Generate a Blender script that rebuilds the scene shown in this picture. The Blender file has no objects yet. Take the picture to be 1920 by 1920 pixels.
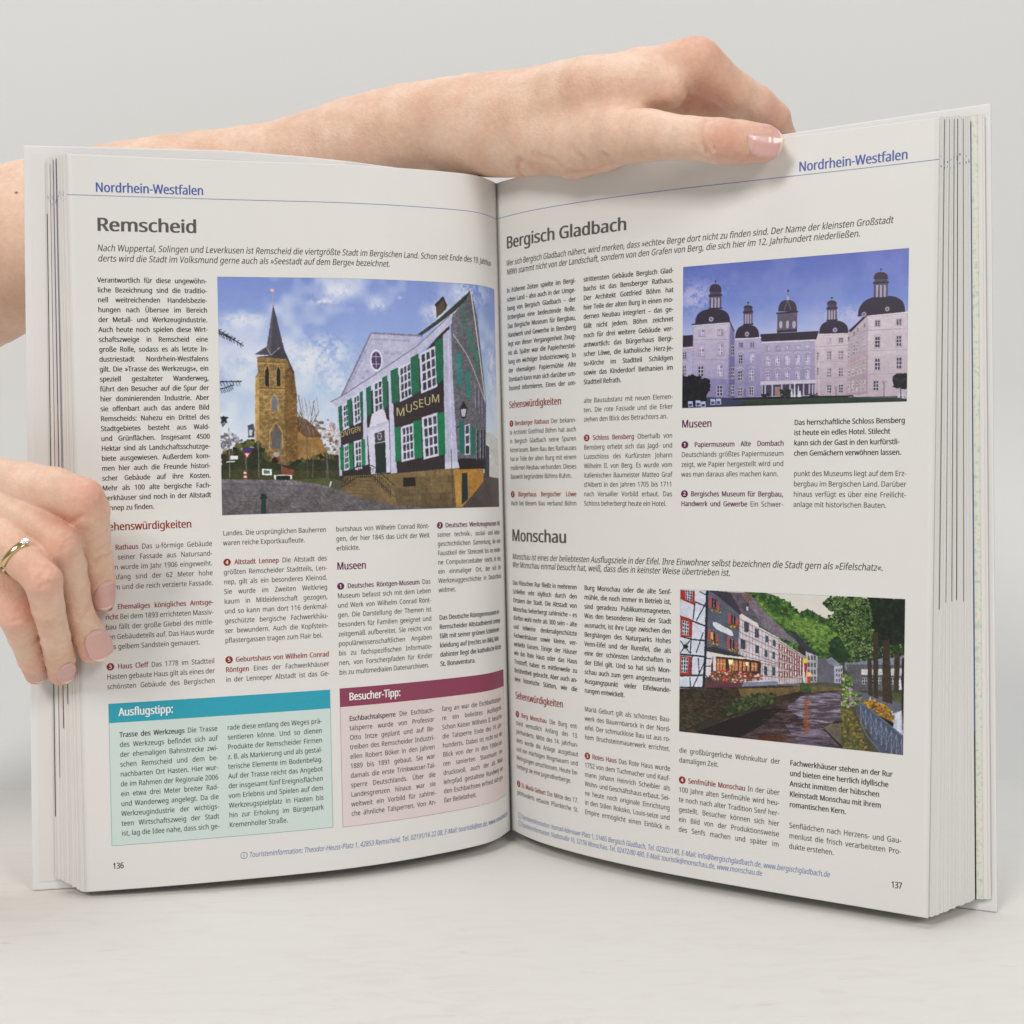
import bpy, math, os
import numpy as np
from mathutils import Matrix, Vector

# ---------------------------------------------------------------- frame of reference
# All shapes below are written in millimetres around the foot of the book's gutter
# (x right, y away from the viewer, z up); TILT levels the table, then mm -> m.
TILT = math.atan(0.0244)
SC = 0.001
CT, ST = math.cos(TILT), math.sin(TILT)
def M(P):
    P = np.asarray(P, float)
    x = P[..., 0]*CT - P[..., 2]*ST
    z = P[..., 0]*ST + P[..., 2]*CT + 0.77
    return np.stack([x, P[..., 1], z], -1)*SC
def Md(d):
    d = np.asarray(d, float)
    return np.array([d[0]*CT - d[2]*ST, d[1], d[0]*ST + d[2]*CT])
def table_z(x): return -0.77 - 0.0244*x

sc = bpy.context.scene
col = sc.collection

# ---------------------------------------------------------------- camera
PITCH, ROLL = 0.02103981508, -0.0353221241669
cp, sp, cr, sr = math.cos(PITCH), math.sin(PITCH), math.cos(ROLL), math.sin(ROLL)
right = np.array([cr, sr*sp, sr*cp]); up = np.array([-sr, cr*sp, cr*cp]); fwd = np.array([0, cp, -sp])
cam = bpy.data.cameras.new('camera'); camo = bpy.data.objects.new('camera', cam); col.objects.link(camo)
r_, u_, b_ = Md(right), Md(up), -Md(fwd)
loc = M([5.285, -536.195, 153.905])
camo.matrix_world = Matrix(((r_[0], u_[0], b_[0], loc[0]), (r_[1], u_[1], b_[1], loc[1]), (r_[2], u_[2], b_[2], loc[2]), (0, 0, 0, 1)))
cam.sensor_width = 36; cam.lens = 2313.234/1920*36
cam.clip_start = 0.01; cam.clip_end = 50
cam.dof.use_dof = True; cam.dof.focus_distance = 0.47; cam.dof.aperture_fstop = 36
sc.camera = camo

# ---------------------------------------------------------------- light: studio, soft boxes and a pale room
w = bpy.data.worlds.new('World'); sc.world = w; w.use_nodes = True
bg = w.node_tree.nodes['Background']; bg.inputs[0].default_value = (0.93, 0.965, 1.0, 1); bg.inputs[1].default_value = 0.235
def area(name, loc, target, sx, sy, power, color=(1, 1, 1)):
    l = bpy.data.lights.new(name, 'AREA'); l.shape = 'RECTANGLE'; l.size = sx; l.size_y = sy; l.energy = power; l.color = color
    o = bpy.data.objects.new(name, l); col.objects.link(o); o.location = loc
    d = Vector(target) - Vector(loc); o.rotation_euler = d.to_track_quat('-Z', 'Y').to_euler()
    return o
area('softbox_key', (-0.95, -1.65, 1.45), (0, 0, 0.12), 0.6, 0.6, 22.6, (1, 0.965, 0.92))
area('softbox_fill', (1.2, -1.65, 1.3), (0, 0, 0.12), 0.6, 0.6, 14.6, (1, 0.975, 0.94))
area('softbox_top', (0.0, -0.05, 1.6), (0, 0.1, 0.2), 1.0, 0.5, 6.6, (0.97, 0.985, 1.0))
sc.view_settings.view_transform = 'Standard'; sc.view_settings.look = 'None'
sc.view_settings.exposure = 0.0; sc.view_settings.gamma = 1.0
sc.cycles.max_bounces = 8; sc.cycles.diffuse_bounces = 4

# ---------------------------------------------------------------- helpers
def tag(o, label=None, cat=None, group=None, kind=None):
    if label: o['label'] = label
    if cat: o['category'] = cat
    if group: o['group'] = group
    if kind: o['kind'] = kind
    return o
def empty(name, loc=(0, 0, 0)):
    o = bpy.data.objects.new(name, None); o.empty_display_size = .02; col.objects.link(o); o.location = loc
    return o
def mesh(name, V, F, mats, parent=None, smooth=False, fm=None, raw=True):
    """V in mm (book frame); F list/array of faces; fm = material index per face"""
    V = M(V) if raw else np.asarray(V, float)
    me = bpy.data.meshes.new(name)
    if isinstance(F, np.ndarray) and F.ndim == 2:
        n, k = F.shape
        me.vertices.add(len(V)); me.vertices.foreach_set('co', V.astype(np.float32).ravel())
        me.loops.add(n*k); me.loops.foreach_set('vertex_index', F.astype(np.int32).ravel())
        me.polygons.add(n); me.polygons.foreach_set('loop_start', (np.arange(n)*k).astype(np.int32))
        me.update(calc_edges=True)
    else:
        me.from_pydata([tuple(v) for v in V], [], [tuple(f) for f in F]); me.update()
    for m in (mats if isinstance(mats, (list, tuple)) else [mats]): me.materials.append(m)
    if fm is not None: me.polygons.foreach_set('material_index', np.asarray(fm, np.int32))
    me.polygons.foreach_set('use_smooth', np.full(len(me.polygons), smooth))
    o = bpy.data.objects.new(name, me); col.objects.link(o)
    if parent is not None:
        o.parent = parent
        o.matrix_parent_inverse = Matrix.Translation(parent.location).inverted() if parent.type == 'EMPTY' else Matrix.Identity(4)
    return o
def lin(c):
    c = np.asarray(c, float)/255.
    return tuple(np.where(c <= .04045, c/12.92, ((c+.055)/1.055)**2.4))
def mat(name, rgb, rough=.5, spec=.3, noise=0, nscale=200, bump=0, bscale=800, coat=0, sss=0, metal=0):
    m = bpy.data.materials.new(name); m.use_nodes = True; nt = m.node_tree; N = nt.nodes; p = N['Principled BSDF']
    p.inputs['Base Color'].default_value = (*rgb, 1); p.inputs['Roughness'].default_value = rough
    p.inputs['Specular IOR Level'].default_value = spec; p.inputs['Metallic'].default_value = metal
    p.inputs['Coat Weight'].default_value = coat
    if noise or bump:
        tc = N.new('ShaderNodeTexCoord')
    if noise:
        t = N.new('ShaderNodeTexNoise'); t.inputs['Scale'].default_value = nscale; t.inputs['Detail'].default_value = 4
        nt.links.new(tc.outputs['Object'], t.inputs['Vector'])
        r = N.new('ShaderNodeMapRange'); r.inputs[1].default_value = .25; r.inputs[2].default_value = .75; r.inputs[3].default_value = 1-noise; r.inputs[4].default_value = 1+noise
        nt.links.new(t.outputs['Fac'], r.inputs[0])
        mx = N.new('ShaderNodeMix'); mx.data_type = 'RGBA'; mx.blend_type = 'MULTIPLY'; mx.inputs[0].default_value = 1
        mx.inputs[6].default_value = (*rgb, 1); nt.links.new(r.outputs[0], mx.inputs[7]); nt.links.new(mx.outputs[2], p.inputs['Base Color'])
    if bump:
        t = N.new('ShaderNodeTexNoise'); t.inputs['Scale'].default_value = bscale; t.inputs['Detail'].default_value = 3
        nt.links.new(tc.outputs['Object'], t.inputs['Vector'])
        b = N.new('ShaderNodeBump'); b.inputs['Strength'].default_value = bump; b.inputs['Distance'].default_value = .0005
        nt.links.new(t.outputs['Fac'], b.inputs['Height']); nt.links.new(b.outputs[0], p.inputs['Normal'])
    return m

PAPER = mat('paper', (.735, .725, .70), .42, .35, noise=.012, nscale=30, bump=.02, bscale=60)
PAPER2 = mat('paper_leaf', (.73, .71, .68), .55, .25, noise=.03, nscale=60)
BOARD = mat('cover_board', (.76, .745, .74), .35, .4, noise=.01, nscale=20)
ENDP = mat('endpaper', (.745, .72, .70), .5, .3)
INK = mat('ink_black', (.03, .03, .03), .45, .3)
INKG = mat('ink_grey', (.10, .095, .09), .45, .3)
INKB = mat('ink_blue', lin((82, 96, 168)), .45, .3)
INKLB = mat('ink_light_blue', lin((104, 122, 176)), .45, .3)
INKR = mat('ink_red', lin((142, 40, 40)), .45, .3)
INKP = mat('ink_purple', lin((98, 30, 78)), .45, .3)
WHITE = mat('paper_white_letters', (.86, .86, .85), .45, .3)
TEAL = mat('print_teal', lin((45, 158, 180)), .42, .35, noise=.03, nscale=900)
TEALL = mat('print_pale_teal', lin((203, 218, 213)), .42, .35, noise=.01, nscale=900)
WINE = mat('print_wine', lin((138, 62, 88)), .42, .35, noise=.03, nscale=900)
WINEL = mat('print_pale_rose', lin((219, 206, 205)), .42, .35, noise=.01, nscale=900)
LINET = mat('print_line_teal', lin((110, 160, 160)), .45, .3)
LINEW = mat('print_line_rose', lin((170, 130, 140)), .45, .3)
GOLD_L = mat('print_gold_letters', lin((176, 170, 122)), .45, .3)
EDGE_BLUE = mat('edge_print_blue', lin((70, 90, 150)), .5, .2)
EDGE_NAVY = mat('edge_print_navy', lin((50, 48, 98)), .5, .2)
EDGE_BLACK = mat('edge_print_black', lin((30, 34, 36)), .5, .2, noise=.6, nscale=150)
EDGE_GREY = mat('edge_print_grey', lin((120, 122, 118)), .5, .2)
EDGE_RED = mat('edge_print_mixed', lin((120, 70, 60)), .5, .2, noise=.9, nscale=300)

# ---------------------------------------------------------------- page surfaces (developable-ish curved sheets)
KN = np.array([0, 12, 30, 60, 100, 150, 215.])
TH = {'L': [1.23290142, 1.2148422, 0.64213447, 0.49669038, 0.25121486, 0.16399906, 0.02927353],
      'R': [1.07473648, 1.0480042, 0.84682366, 0.70924184, 0.56834602, 0.51021665, 0.5145007]}
LA_ = {'L': (.01266022, -.01207445, .0100453), 'R': (.01266022, .09016811, -.04148541)}
LB_ = {'L': (-.01295272, .21833812, -.19879308), 'R': (-.01295272, .15701241, -.09248183)}
LZ_ = {'L': (4.30360109, -2.73216381), 'R': (-2.09795515, -2.88078824)}
PW, PH = 185.969, 280.0
_g = np.linspace(-5, 235, 481)
_C = {}
for s in 'LR':
    t = np.interp(_g, KN, TH[s]); t = np.convolve(np.pad(t, 7, mode='edge'), np.ones(15)/15, 'valid')
    X = np.concatenate([[0], np.cumsum((np.cos(t)[1:]+np.cos(t)[:-1])/2*.5)]); Y = np.concatenate([[0], np.cumsum((np.sin(t)[1:]+np.sin(t)[:-1])/2*.5)])
    _C[s] = (X-np.interp(0, _g, X), Y-np.interp(0, _g, Y))
def S(s, u, v):
    u = np.asarray(u, float); v = np.asarray(v, float)
    X = np.interp(u, _g, _C[s][0]); Y = np.interp(u, _g, _C[s][1]); sg = -1 if s == 'L' else 1
    t = u/200.; a = LA_[s][0]+LA_[s][1]*t+LA_[s][2]*t*t; b = LB_[s][0]+LB_[s][1]*t+LB_[s][2]*t*t
    n = np.sqrt(1+a*a+b*b)
    return np.stack([sg*X+v*a/n, -Y+v*b/n, 4+LZ_[s][0]*t+LZ_[s][1]*t*t+v/n], -1)
def Sn(s, u, v, off):
    """surface point pushed off by `off` mm towards the reader"""
    P = S(s, u, v); du = S(s, np.asarray(u)+.5, v)-P; dv = S(s, u, np.asarray(v)+.5)-P
    n = np.cross(du, dv); n /= np.linalg.norm(n, axis=-1, keepdims=True)
    n *= np.where(n[..., 1:2] > 0, -1, 1)
    return P+n*off
def page_pt(s, x, v, off): return Sn(s, np.abs(x), v, off)     # x: signed mm from the gutter

def grid_faces(nu, nv):
    a = (np.arange(nu-1)[:, None]*nv+np.arange(nv-1)[None]).ravel()
    return np.stack([a, a+nv, a+nv+1, a+1], 1)
def patch(name, s, x0, x1, v0, v1, off, m, parent, nu=40, nv=2, uv=False):
    xs = np.linspace(x0, x1, nu); vs = np.linspace(v0, v1, nv)
    xx, vv = np.meshgrid(xs, vs, indexing='ij')
    o = mesh(name, page_pt(s, xx.ravel(), vv.ravel(), off), grid_faces(nu, nv), m, parent, smooth=True)
    if uv:
        ul = o.data.uv_layers.new(name='UVMap')
        vi = np.zeros(len(o.data.loops), np.int32); o.data.loops.foreach_get('vertex_index', vi)
        U = np.stack([(xx.ravel()-x0)/(x1-x0), (vv.ravel()-v0)/(v1-v0)], 1)[vi]
        ul.data.foreach_set('uv', U.astype(np.float32).ravel())
    return o
def slab(A, B, nu, nv):
    """two grids (front A, back B) joined into a closed thin sheet"""
    n = nu*nv; F = [grid_faces(nu, nv), grid_faces(nu, nv)[:, ::-1]+n]
    i = np.arange(nu-1); j = np.arange(nv-1)
    def side(p, q): return np.stack([p, q, q+n, p+n], 1)
    F += [side(i*nv, (i+1)*nv)[:, ::-1], side(i*nv+nv-1, (i+1)*nv+nv-1), side(j, j+1), side((nu-1)*nv+j, (nu-1)*nv+j+1)[:, ::-1]]
    return np.concatenate([A.reshape(-1, 3), B.reshape(-1, 3)]), np.concatenate(F)

# ---------------------------------------------------------------- table and wall
def wood_white():
    m = bpy.data.materials.new('white_washed_table'); m.use_nodes = True; nt = m.node_tree; N = nt.nodes; L = nt.links; p = N['Principled BSDF']
    tc = N.new('ShaderNodeTexCoord'); mp = N.new('ShaderNodeMapping'); mp.inputs['Scale'].default_value = (22, 70, 1); mp.inputs['Rotation'].default_value = (0, 0, .12)
    L.new(tc.outputs['Object'], mp.inputs[0])
    n1 = N.new('ShaderNodeTexNoise'); n1.inputs['Scale'].default_value = 2.4; n1.inputs['Detail'].default_value = 9; n1.inputs['Roughness'].default_value = .68; n1.inputs['Distortion'].default_value = .6
    L.new(mp.outputs[0], n1.inputs['Vector'])
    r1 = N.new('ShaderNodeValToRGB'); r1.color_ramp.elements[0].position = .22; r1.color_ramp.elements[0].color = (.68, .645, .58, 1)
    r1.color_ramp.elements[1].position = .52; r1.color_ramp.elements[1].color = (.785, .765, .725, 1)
    L.new(n1.outputs['Fac'], r1.inputs[0])
    # sparse short brownish scuffs
    mp2 = N.new('ShaderNodeMapping'); mp2.inputs['Scale'].default_value = (30, 130, 1); mp2.inputs['Rotation'].default_value = (0, 0, .2); L.new(tc.outputs['Object'], mp2.inputs[0])
    n2 = N.new('ShaderNodeTexNoise'); n2.inputs['Scale'].default_value = 1.6; n2.inputs['Detail'].default_value = 4; L.new(mp2.outputs[0], n2.inputs['Vector'])
    r2 = N.new('ShaderNodeMapRange'); r2.inputs[1].default_value = .66; r2.inputs[2].default_value = .74; r2.inputs[3].default_value = 0; r2.inputs[4].default_value = .75; L.new(n2.outputs['Fac'], r2.inputs[0])
    mx = N.new('ShaderNodeMix'); mx.data_type = 'RGBA'; L.new(r2.outputs[0], mx.inputs[0]); L.new(r1.outputs[0], mx.inputs[6]); mx.inputs[7].default_value = (.56, .46, .35, 1)
    # worn patches where the white paint is denser
    n3 = N.new('ShaderNodeTexNoise'); n3.inputs['Scale'].default_value = 7; n3.inputs['Detail'].default_value = 3; L.new(tc.outputs['Object'], n3.inputs['Vector'])
    r3 = N.new('ShaderNodeMapRange'); r3.inputs[1].default_value = .3; r3.inputs[2].default_value = .7; r3.inputs[3].default_value = .25; r3.inputs[4].default_value = .9; L.new(n3.outputs['Fac'], r3.inputs[0])
    mx2 = N.new('ShaderNodeMix'); mx2.data_type = 'RGBA'; L.new(r3.outputs[0], mx2.inputs[0]); L.new(mx.outputs[2], mx2.inputs[6]); mx2.inputs[7].default_value = (.78, .765, .735, 1)
    # rear fades to grey: the wall's grazing reflection painted into the colour
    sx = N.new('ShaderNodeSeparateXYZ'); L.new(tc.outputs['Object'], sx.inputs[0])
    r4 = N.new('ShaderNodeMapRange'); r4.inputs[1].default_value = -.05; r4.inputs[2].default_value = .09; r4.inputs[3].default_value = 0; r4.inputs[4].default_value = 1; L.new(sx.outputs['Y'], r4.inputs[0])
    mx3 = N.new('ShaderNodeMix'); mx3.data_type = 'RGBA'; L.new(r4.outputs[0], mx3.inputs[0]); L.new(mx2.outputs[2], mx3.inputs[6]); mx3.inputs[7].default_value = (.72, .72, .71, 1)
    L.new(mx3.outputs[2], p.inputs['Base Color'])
    p.inputs['Roughness'].default_value = .5; p.inputs['Specular IOR Level'].default_value = .3
    b = N.new('ShaderNodeBump'); b.inputs['Strength'].default_value = .12; b.inputs['Distance'].default_value = .0006; L.new(n1.outputs['Fac'], b.inputs['Height']); L.new(b.outputs[0], p.inputs['Normal'])
    return m
WALL = mat('wall_paint', (.70, .70, .69), .6, .3, noise=.012, nscale=3, bump=.05, bscale=300)
def boxm(x0, x1, y0, y1, z0, z1):
    return [(x, y, z) for x in (x0, x1) for y in (y0, y1) for z in (z0, z1)], [(0, 1, 3, 2), (4, 6, 7, 5), (0, 4, 5, 1), (2, 3, 7, 6), (0, 2, 6, 4), (1, 5, 7, 3)]
v, f = boxm(-1.3, 1.3, -1.1, .10, -.03, 0)
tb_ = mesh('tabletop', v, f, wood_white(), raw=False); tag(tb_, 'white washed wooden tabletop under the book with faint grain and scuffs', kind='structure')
# the wall curves down to the table in a soft cove
prof = [(.10, -.03), (.10, -.0005)]+[(.102+.22*math.sin(a_), .22*(1-math.cos(a_))) for a_ in np.linspace(0, math.pi/2, 20)]+[(.322, 2.2), (.36, 2.2), (.36, -.03)]
v = [(x, y, z) for x in (-2.2, 2.2) for y, z in prof]; n_ = len(prof)
f = [(i, i+1, i+1+n_, i+n_) for i in range(n_-1)]+[(n_-1, 0, n_, 2*n_-1)]
wl = mesh('wall', v, f, WALL, raw=False); wl.data.polygons.foreach_set('use_smooth', [2 <= i <= 20 for i in range(len(f))]); tag(wl, 'plain pale grey wall sweeping up behind the book', kind='structure')

# ---------------------------------------------------------------- the open book
book = empty('open_book', tuple(M([0, 0, table_z(0)])))
tag(book, 'large white hardcover travel guide standing open on the table, held by two hands', 'book')

# cover curves: (x, y) of the inner face at the top, outer edge first; z top; z bottom on the table
COV = {'L': [(-177.9, -58, 291.8), (-148, -52.5, 291.5), (-125, -46.5, 291.7), (-102, -40, 292.0), (-74, -31, 291.0), (-57, -24, 290.4), (-27, -4, 290.3), (-10, 14, 290)],
       'R': [(182.5, -90, 285.4), (150.5, -76, 285.4), (117, -60, 285.5), (62, -34, 286), (24, -4, 288), (11, 14, 288)]}
def cover_curve(s, f):
    C = np.array(COV[s], float); d = np.concatenate([[0], np.cumsum(np.linalg.norm(np.diff(C[:, :2], axis=0), axis=1))]); d = 1-d/d[-1]
    o = np.argsort(d); return np.stack([np.interp(f, d[o], C[o, k]) for k in range(3)], -1)      # f: 0 hinge .. 1 outer edge
def cover_pt(s, f, v, off=0):
    """v 0..1 bottom to top; off: mm towards the reader"""
    T = cover_curve(s, f); B = T.copy()
    if s == 'L': B[..., 0] -= 7.5*np.abs(T[..., 0])/178; B[..., 1] -= 4
    else: B[..., 0] -= 8.7*T[..., 0]/182; B[..., 1] -= 8
    B[..., 2] = table_z(B[..., 0])+.15
    v = np.asarray(v)[..., None]
    P = B*(1-v)+T*v
    T2 = cover_curve(s, np.asarray(f)+.01); T1 = cover_curve(s, np.asarray(f)-.01); t = T2-T1; t[..., 2] = 0
    n = np.cross(t, np.array([0, 0, 1.])); n /= np.linalg.norm(n, axis=-1, keepdims=True); n *= np.where(n[..., 1:2] > 0, -1, 1)
    return P+n*off
nu = 40
for s in 'LR':
    f = np.linspace(0, 1, nu); ff, vv = np.meshgrid(f, np.array([0, 1.]), indexing='ij')
    A = cover_pt(s, ff, vv, 0); B = cover_pt(s, ff, vv, -2.6)
    V, F = slab(A, B, nu, 2); c = mesh('cover_board', V, F, BOARD, book)
    bv = c.modifiers.new('bevel', 'BEVEL'); bv.width = .0006; bv.segments = 2; bv.limit_method = 'ANGLE'; bv.angle_limit = 1.0
    f = np.linspace(0, .985, nu); ff, vv = np.meshgrid(f, np.array([.012, .988]), indexing='ij')
    V, F = slab(cover_pt(s, ff, vv, .25), cover_pt(s, ff, vv, .02), nu, 2); mesh('endpaper', V, F, ENDP, c)
# spine of the case
v = []
for k in range(9):
    a = math.pi*k/8
    for z in (table_z(0)+.3, 289): 
        for r in (1, .82): v.append((-13*math.cos(a)*r, 13+6*math.sin(a)*r, z))
F = []
for k in range(8):
    a = k*4; b = a+4
    F += [(a, b, b+2, a+2), (a+1, a+3, b+3, b+1), (a, a+1, b+1, b), (a+2, b+2, b+3, a+3)]
mesh('spine_cover', v, F, BOARD, book, smooth=False)

# pages: the two open pages lie on top of their stacks
RNG = np.random.default_rng(5)
def stack_pt(s, t, u, v, ext=0.):
    """leaf number t (0 top leaf .. 1 last leaf) at u mm from the gutter, v mm up"""
    P = S(s, u, v)
    fo = {'L': .955, 'R': .972}[s]
    Q = cover_pt(s, np.asarray(u)/PW*fo, .018+np.asarray(v)/PH*(.962 if s == 'L' else .968), 1.1)
    w = np.clip(np.asarray(u)/12., 0, 1)[..., None]
    return P*(1-t)+Q*t*w+(1-w)*t*(np.array([-6. if s == 'L' else 6., 9, 0])+P)
page = {}
for s in 'LR':
    us = np.linspace(0, PW, 80); vs = np.array([0, .4, 90, 190, PH-.4, PH]); uu, vv = np.meshgrid(us, vs, indexing='ij')
    A = S(s, uu, vv); B = Sn(s, uu, vv, -.14)
    V, F = slab(A, B, 80, 6)
    p = mesh('page', V, F, PAPER, book, smooth=False); page[s] = p
    p.data.polygons.foreach_set('use_smooth', np.arange(len(F)) < 79*5*2)
    tag(p, {'L': 'left page, printed with a church and museum photograph', 'R': 'right page, printed with castle and river photographs'}[s])
def leaf(s, t, thick, m, printed=None, ext=0., dz=0., mark=True):
    us = np.linspace(0, PW, 80)[1:]; us[-4:] += ext*np.array([.2, .45, .75, 1]); vs = np.array([0, PH/2, PH])+np.array([dz, 0, dz])
    uu, vv = np.meshgrid(us, vs, indexing='ij')
    A = stack_pt(s, t, uu, vv); t2 = t+thick
    B = stack_pt(s, t2, uu, vv)
    V, F = slab(A, B, len(us), 3)
    o = mesh('leaf', V, F, m, book)
    if printed or mark:
        VV = []; FF = []; fm = []
        def strip(v0, v1, u0, mi, out=.05, w0=0., w1=1.):
            e = us[-1]
            for vq in (v0, v1):
                out_ = out+(.28 if w1 > 1 else .1); p0 = stack_pt(s, t+(t2-t)*w0, np.array(e+out_), np.array(vq)); p1 = stack_pt(s, t+(t2-t)*w1, np.array(e+out_), np.array(vq))
                VV.extend([p0, p1])
            n = len(VV)-4; FF.append((n, n+1, n+3, n+2)); fm.append(mi)
            if u0:   # the print also shows on the visible margin of the leaf
                k = len(VV)
                for vq in (v0, v1):
                    VV.extend([Soff(stack_pt(s, t, np.array(e-u0), np.array(vq))), Soff(stack_pt(s, t, np.array(e+out), np.array(vq)))])
                FF.append((k, k+1, k+3, k+2)); fm.append(mi)
        Soff = lambda P: P+np.array([0, -.06, 0])
        if printed:
            for (v0, v1, mi) in printed[0]: strip(v0, v1, 0, mi, w0=0., w1=printed[1])
        if mark:
            for _ in range(2):
                vm = 264.5+RNG.uniform(-3.2, 1.5); strip(vm, vm+RNG.uniform(.25, .7), 0, 2, out=.08, w1=RNG.uniform(.4, 1))
        mesh('printed_edge', np.array(VV), FF, [EDGE_BLACK, EDGE_NAVY, EDGE_BLUE, EDGE_GREY, EDGE_RED], o, fm=fm)
    return o
NL_, NR_ = 42, 30
spec = {int(round(.96*NL_)): ([(24, 259, 0)], 1.9), int(round(.76*NL_)): ([(110, 278, 1), (40, 110, 0)], .8), int(round(.55*NL_)): ([(185, 279, 1), (60, 185, 4)], 1.3),
        int(round(.48*NL_)): ([(150, 279, 2)], .7), int(round(.35*NL_)): ([(70, 279, 0)], 1.2), int(round(.9*NL_)): ([(100, 279, 3)], .25)}
for k in range(NL_):
    t = .035+.962*k/NL_; leaf('L', t, .962/NL_*RNG.uniform(.72, .97), PAPER2, spec.get(k), ext=RNG.uniform(-.35, .25), dz=RNG.uniform(-.35, .35), mark=k % 2 == 0)
rspec = {int(.1*NR_): ([(106, 279, 3)], .6), int(.27*NR_): ([(108, 279, 0)], .5), int(.40*NR_): ([(108, 279, 3)], .55), int(.56*NR_): ([(108, 279, 0)], .6), int(.72*NR_): ([(107, 279, 3)], .45), NR_-1: ([(0, 60, 0), (60, 278, 2)], .9)}
for k in range(NR_):
    t = .04+.875*k/NR_; leaf('R', t, .875/NR_*RNG.uniform(.975, 1.0), PAPER, rspec.get(k), ext=RNG.uniform(-.15, .1), dz=RNG.uniform(-.2, .3), mark=k % 3 == 0)
# folded map leaf behind the right-hand stack
def map_mat():
    m = bpy.data.materials.new('printed_map'); m.use_nodes = True; nt = m.node_tree; N = nt.nodes; L = nt.links; p = N['Principled BSDF']
    tc = N.new('ShaderNodeTexCoord')
    n = N.new('ShaderNodeTexNoise'); n.inputs['Scale'].default_value = 520; n.inputs['Detail'].default_value = 6; L.new(tc.outputs['Object'], n.inputs['Vector'])
    r = N.new('ShaderNodeValToRGB'); r.color_ramp.interpolation = 'EASE'
    els = [(.0, (.35, .45, .42)), (.36, (.55, .62, .52)), (.46, (.70, .72, .62)), (.58, (.73, .74, .66)), (.65, (.74, .60, .48)), (.70, (.55, .64, .70)), (1, (.6, .4, .35))]
    for i, (q, c) in enumerate(els):
        e = r.color_ramp.elements[i] if i < 2 else r.color_ramp.elements.new(q)
        e.position = q; e.color = (*c, 1)
    L.new(n.outputs['Fac'], r.inputs[0]); L.new(r.outputs[0], p.inputs['Base Color']); p.inputs['Roughness'].default_value = .5
    return m
MAPM = map_mat()
o = leaf('R', .925, .03, MAPM, None, ext=1.7, mark=False); o.name = 'map_leaf'; o['label'] = 'folded map leaf with a coloured printed edge'
for k in range(2): leaf('R', .96+.018*k, .012, ENDP, None, ext=2.9+.6*k, mark=False)

# ---------------------------------------------------------------- lettering
def load_face():
    d = os.path.join(bpy.utils.resource_path('LOCAL'), 'datafiles', 'fonts', 'NotoSansHebrew-Regular.woff2')
    try: return bpy.data.fonts.load(d)
    except Exception: return None
FACE = load_face()
_cache = {}
def _curve(txt, off):
    c = bpy.data.curves.new('glyph', 'FONT'); c.body = txt; c.size = 1; c.resolution_u = 2; c.offset = off
    if FACE: c.font = FACE
    return c
def _width(txt):
    c = _curve(txt, 0); o = bpy.data.objects.new('g', c); col.objects.link(o)
    dg = bpy.context.evaluated_depsgraph_get(); me = o.evaluated_get(dg).to_mesh()
    co = np.zeros(len(me.vertices)*3, np.float32); me.vertices.foreach_get('co', co); co = co.reshape(-1, 3)
    wd = co[:, 0].max()-co[:, 0].min(); o.to_mesh_clear(); bpy.data.objects.remove(o); bpy.data.curves.remove(c)
    return wd
def glyph(ch, bold=None):
    k = ch
    if k in _cache: return _cache[k]
    adv = _width('|'+ch+'|')-_width('||')
    if ch == ' ': _cache[k] = (None, None, adv*1.247); return _cache[k]
    c = _curve(ch, 0); o = bpy.data.objects.new('g', c); col.objects.link(o)
    dg = bpy.context.evaluated_depsgraph_get(); me = o.evaluated_get(dg).to_mesh()
    co = np.zeros(len(me.vertices)*3, np.float32); me.vertices.foreach_get('co', co); co = co.reshape(-1, 3)[:, :2].astype(float)
    me.calc_loop_triangles(); tr = np.zeros(len(me.loop_triangles)*3, np.int32); me.loop_triangles.foreach_get('vertices', tr)
    o.to_mesh_clear(); bpy.data.objects.remove(o); bpy.data.curves.remove(c)
    _cache[k] = (co*1.247, tr.reshape(-1, 3), adv*1.247); return _cache[k]     # capitals stand .714 of the size
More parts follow.
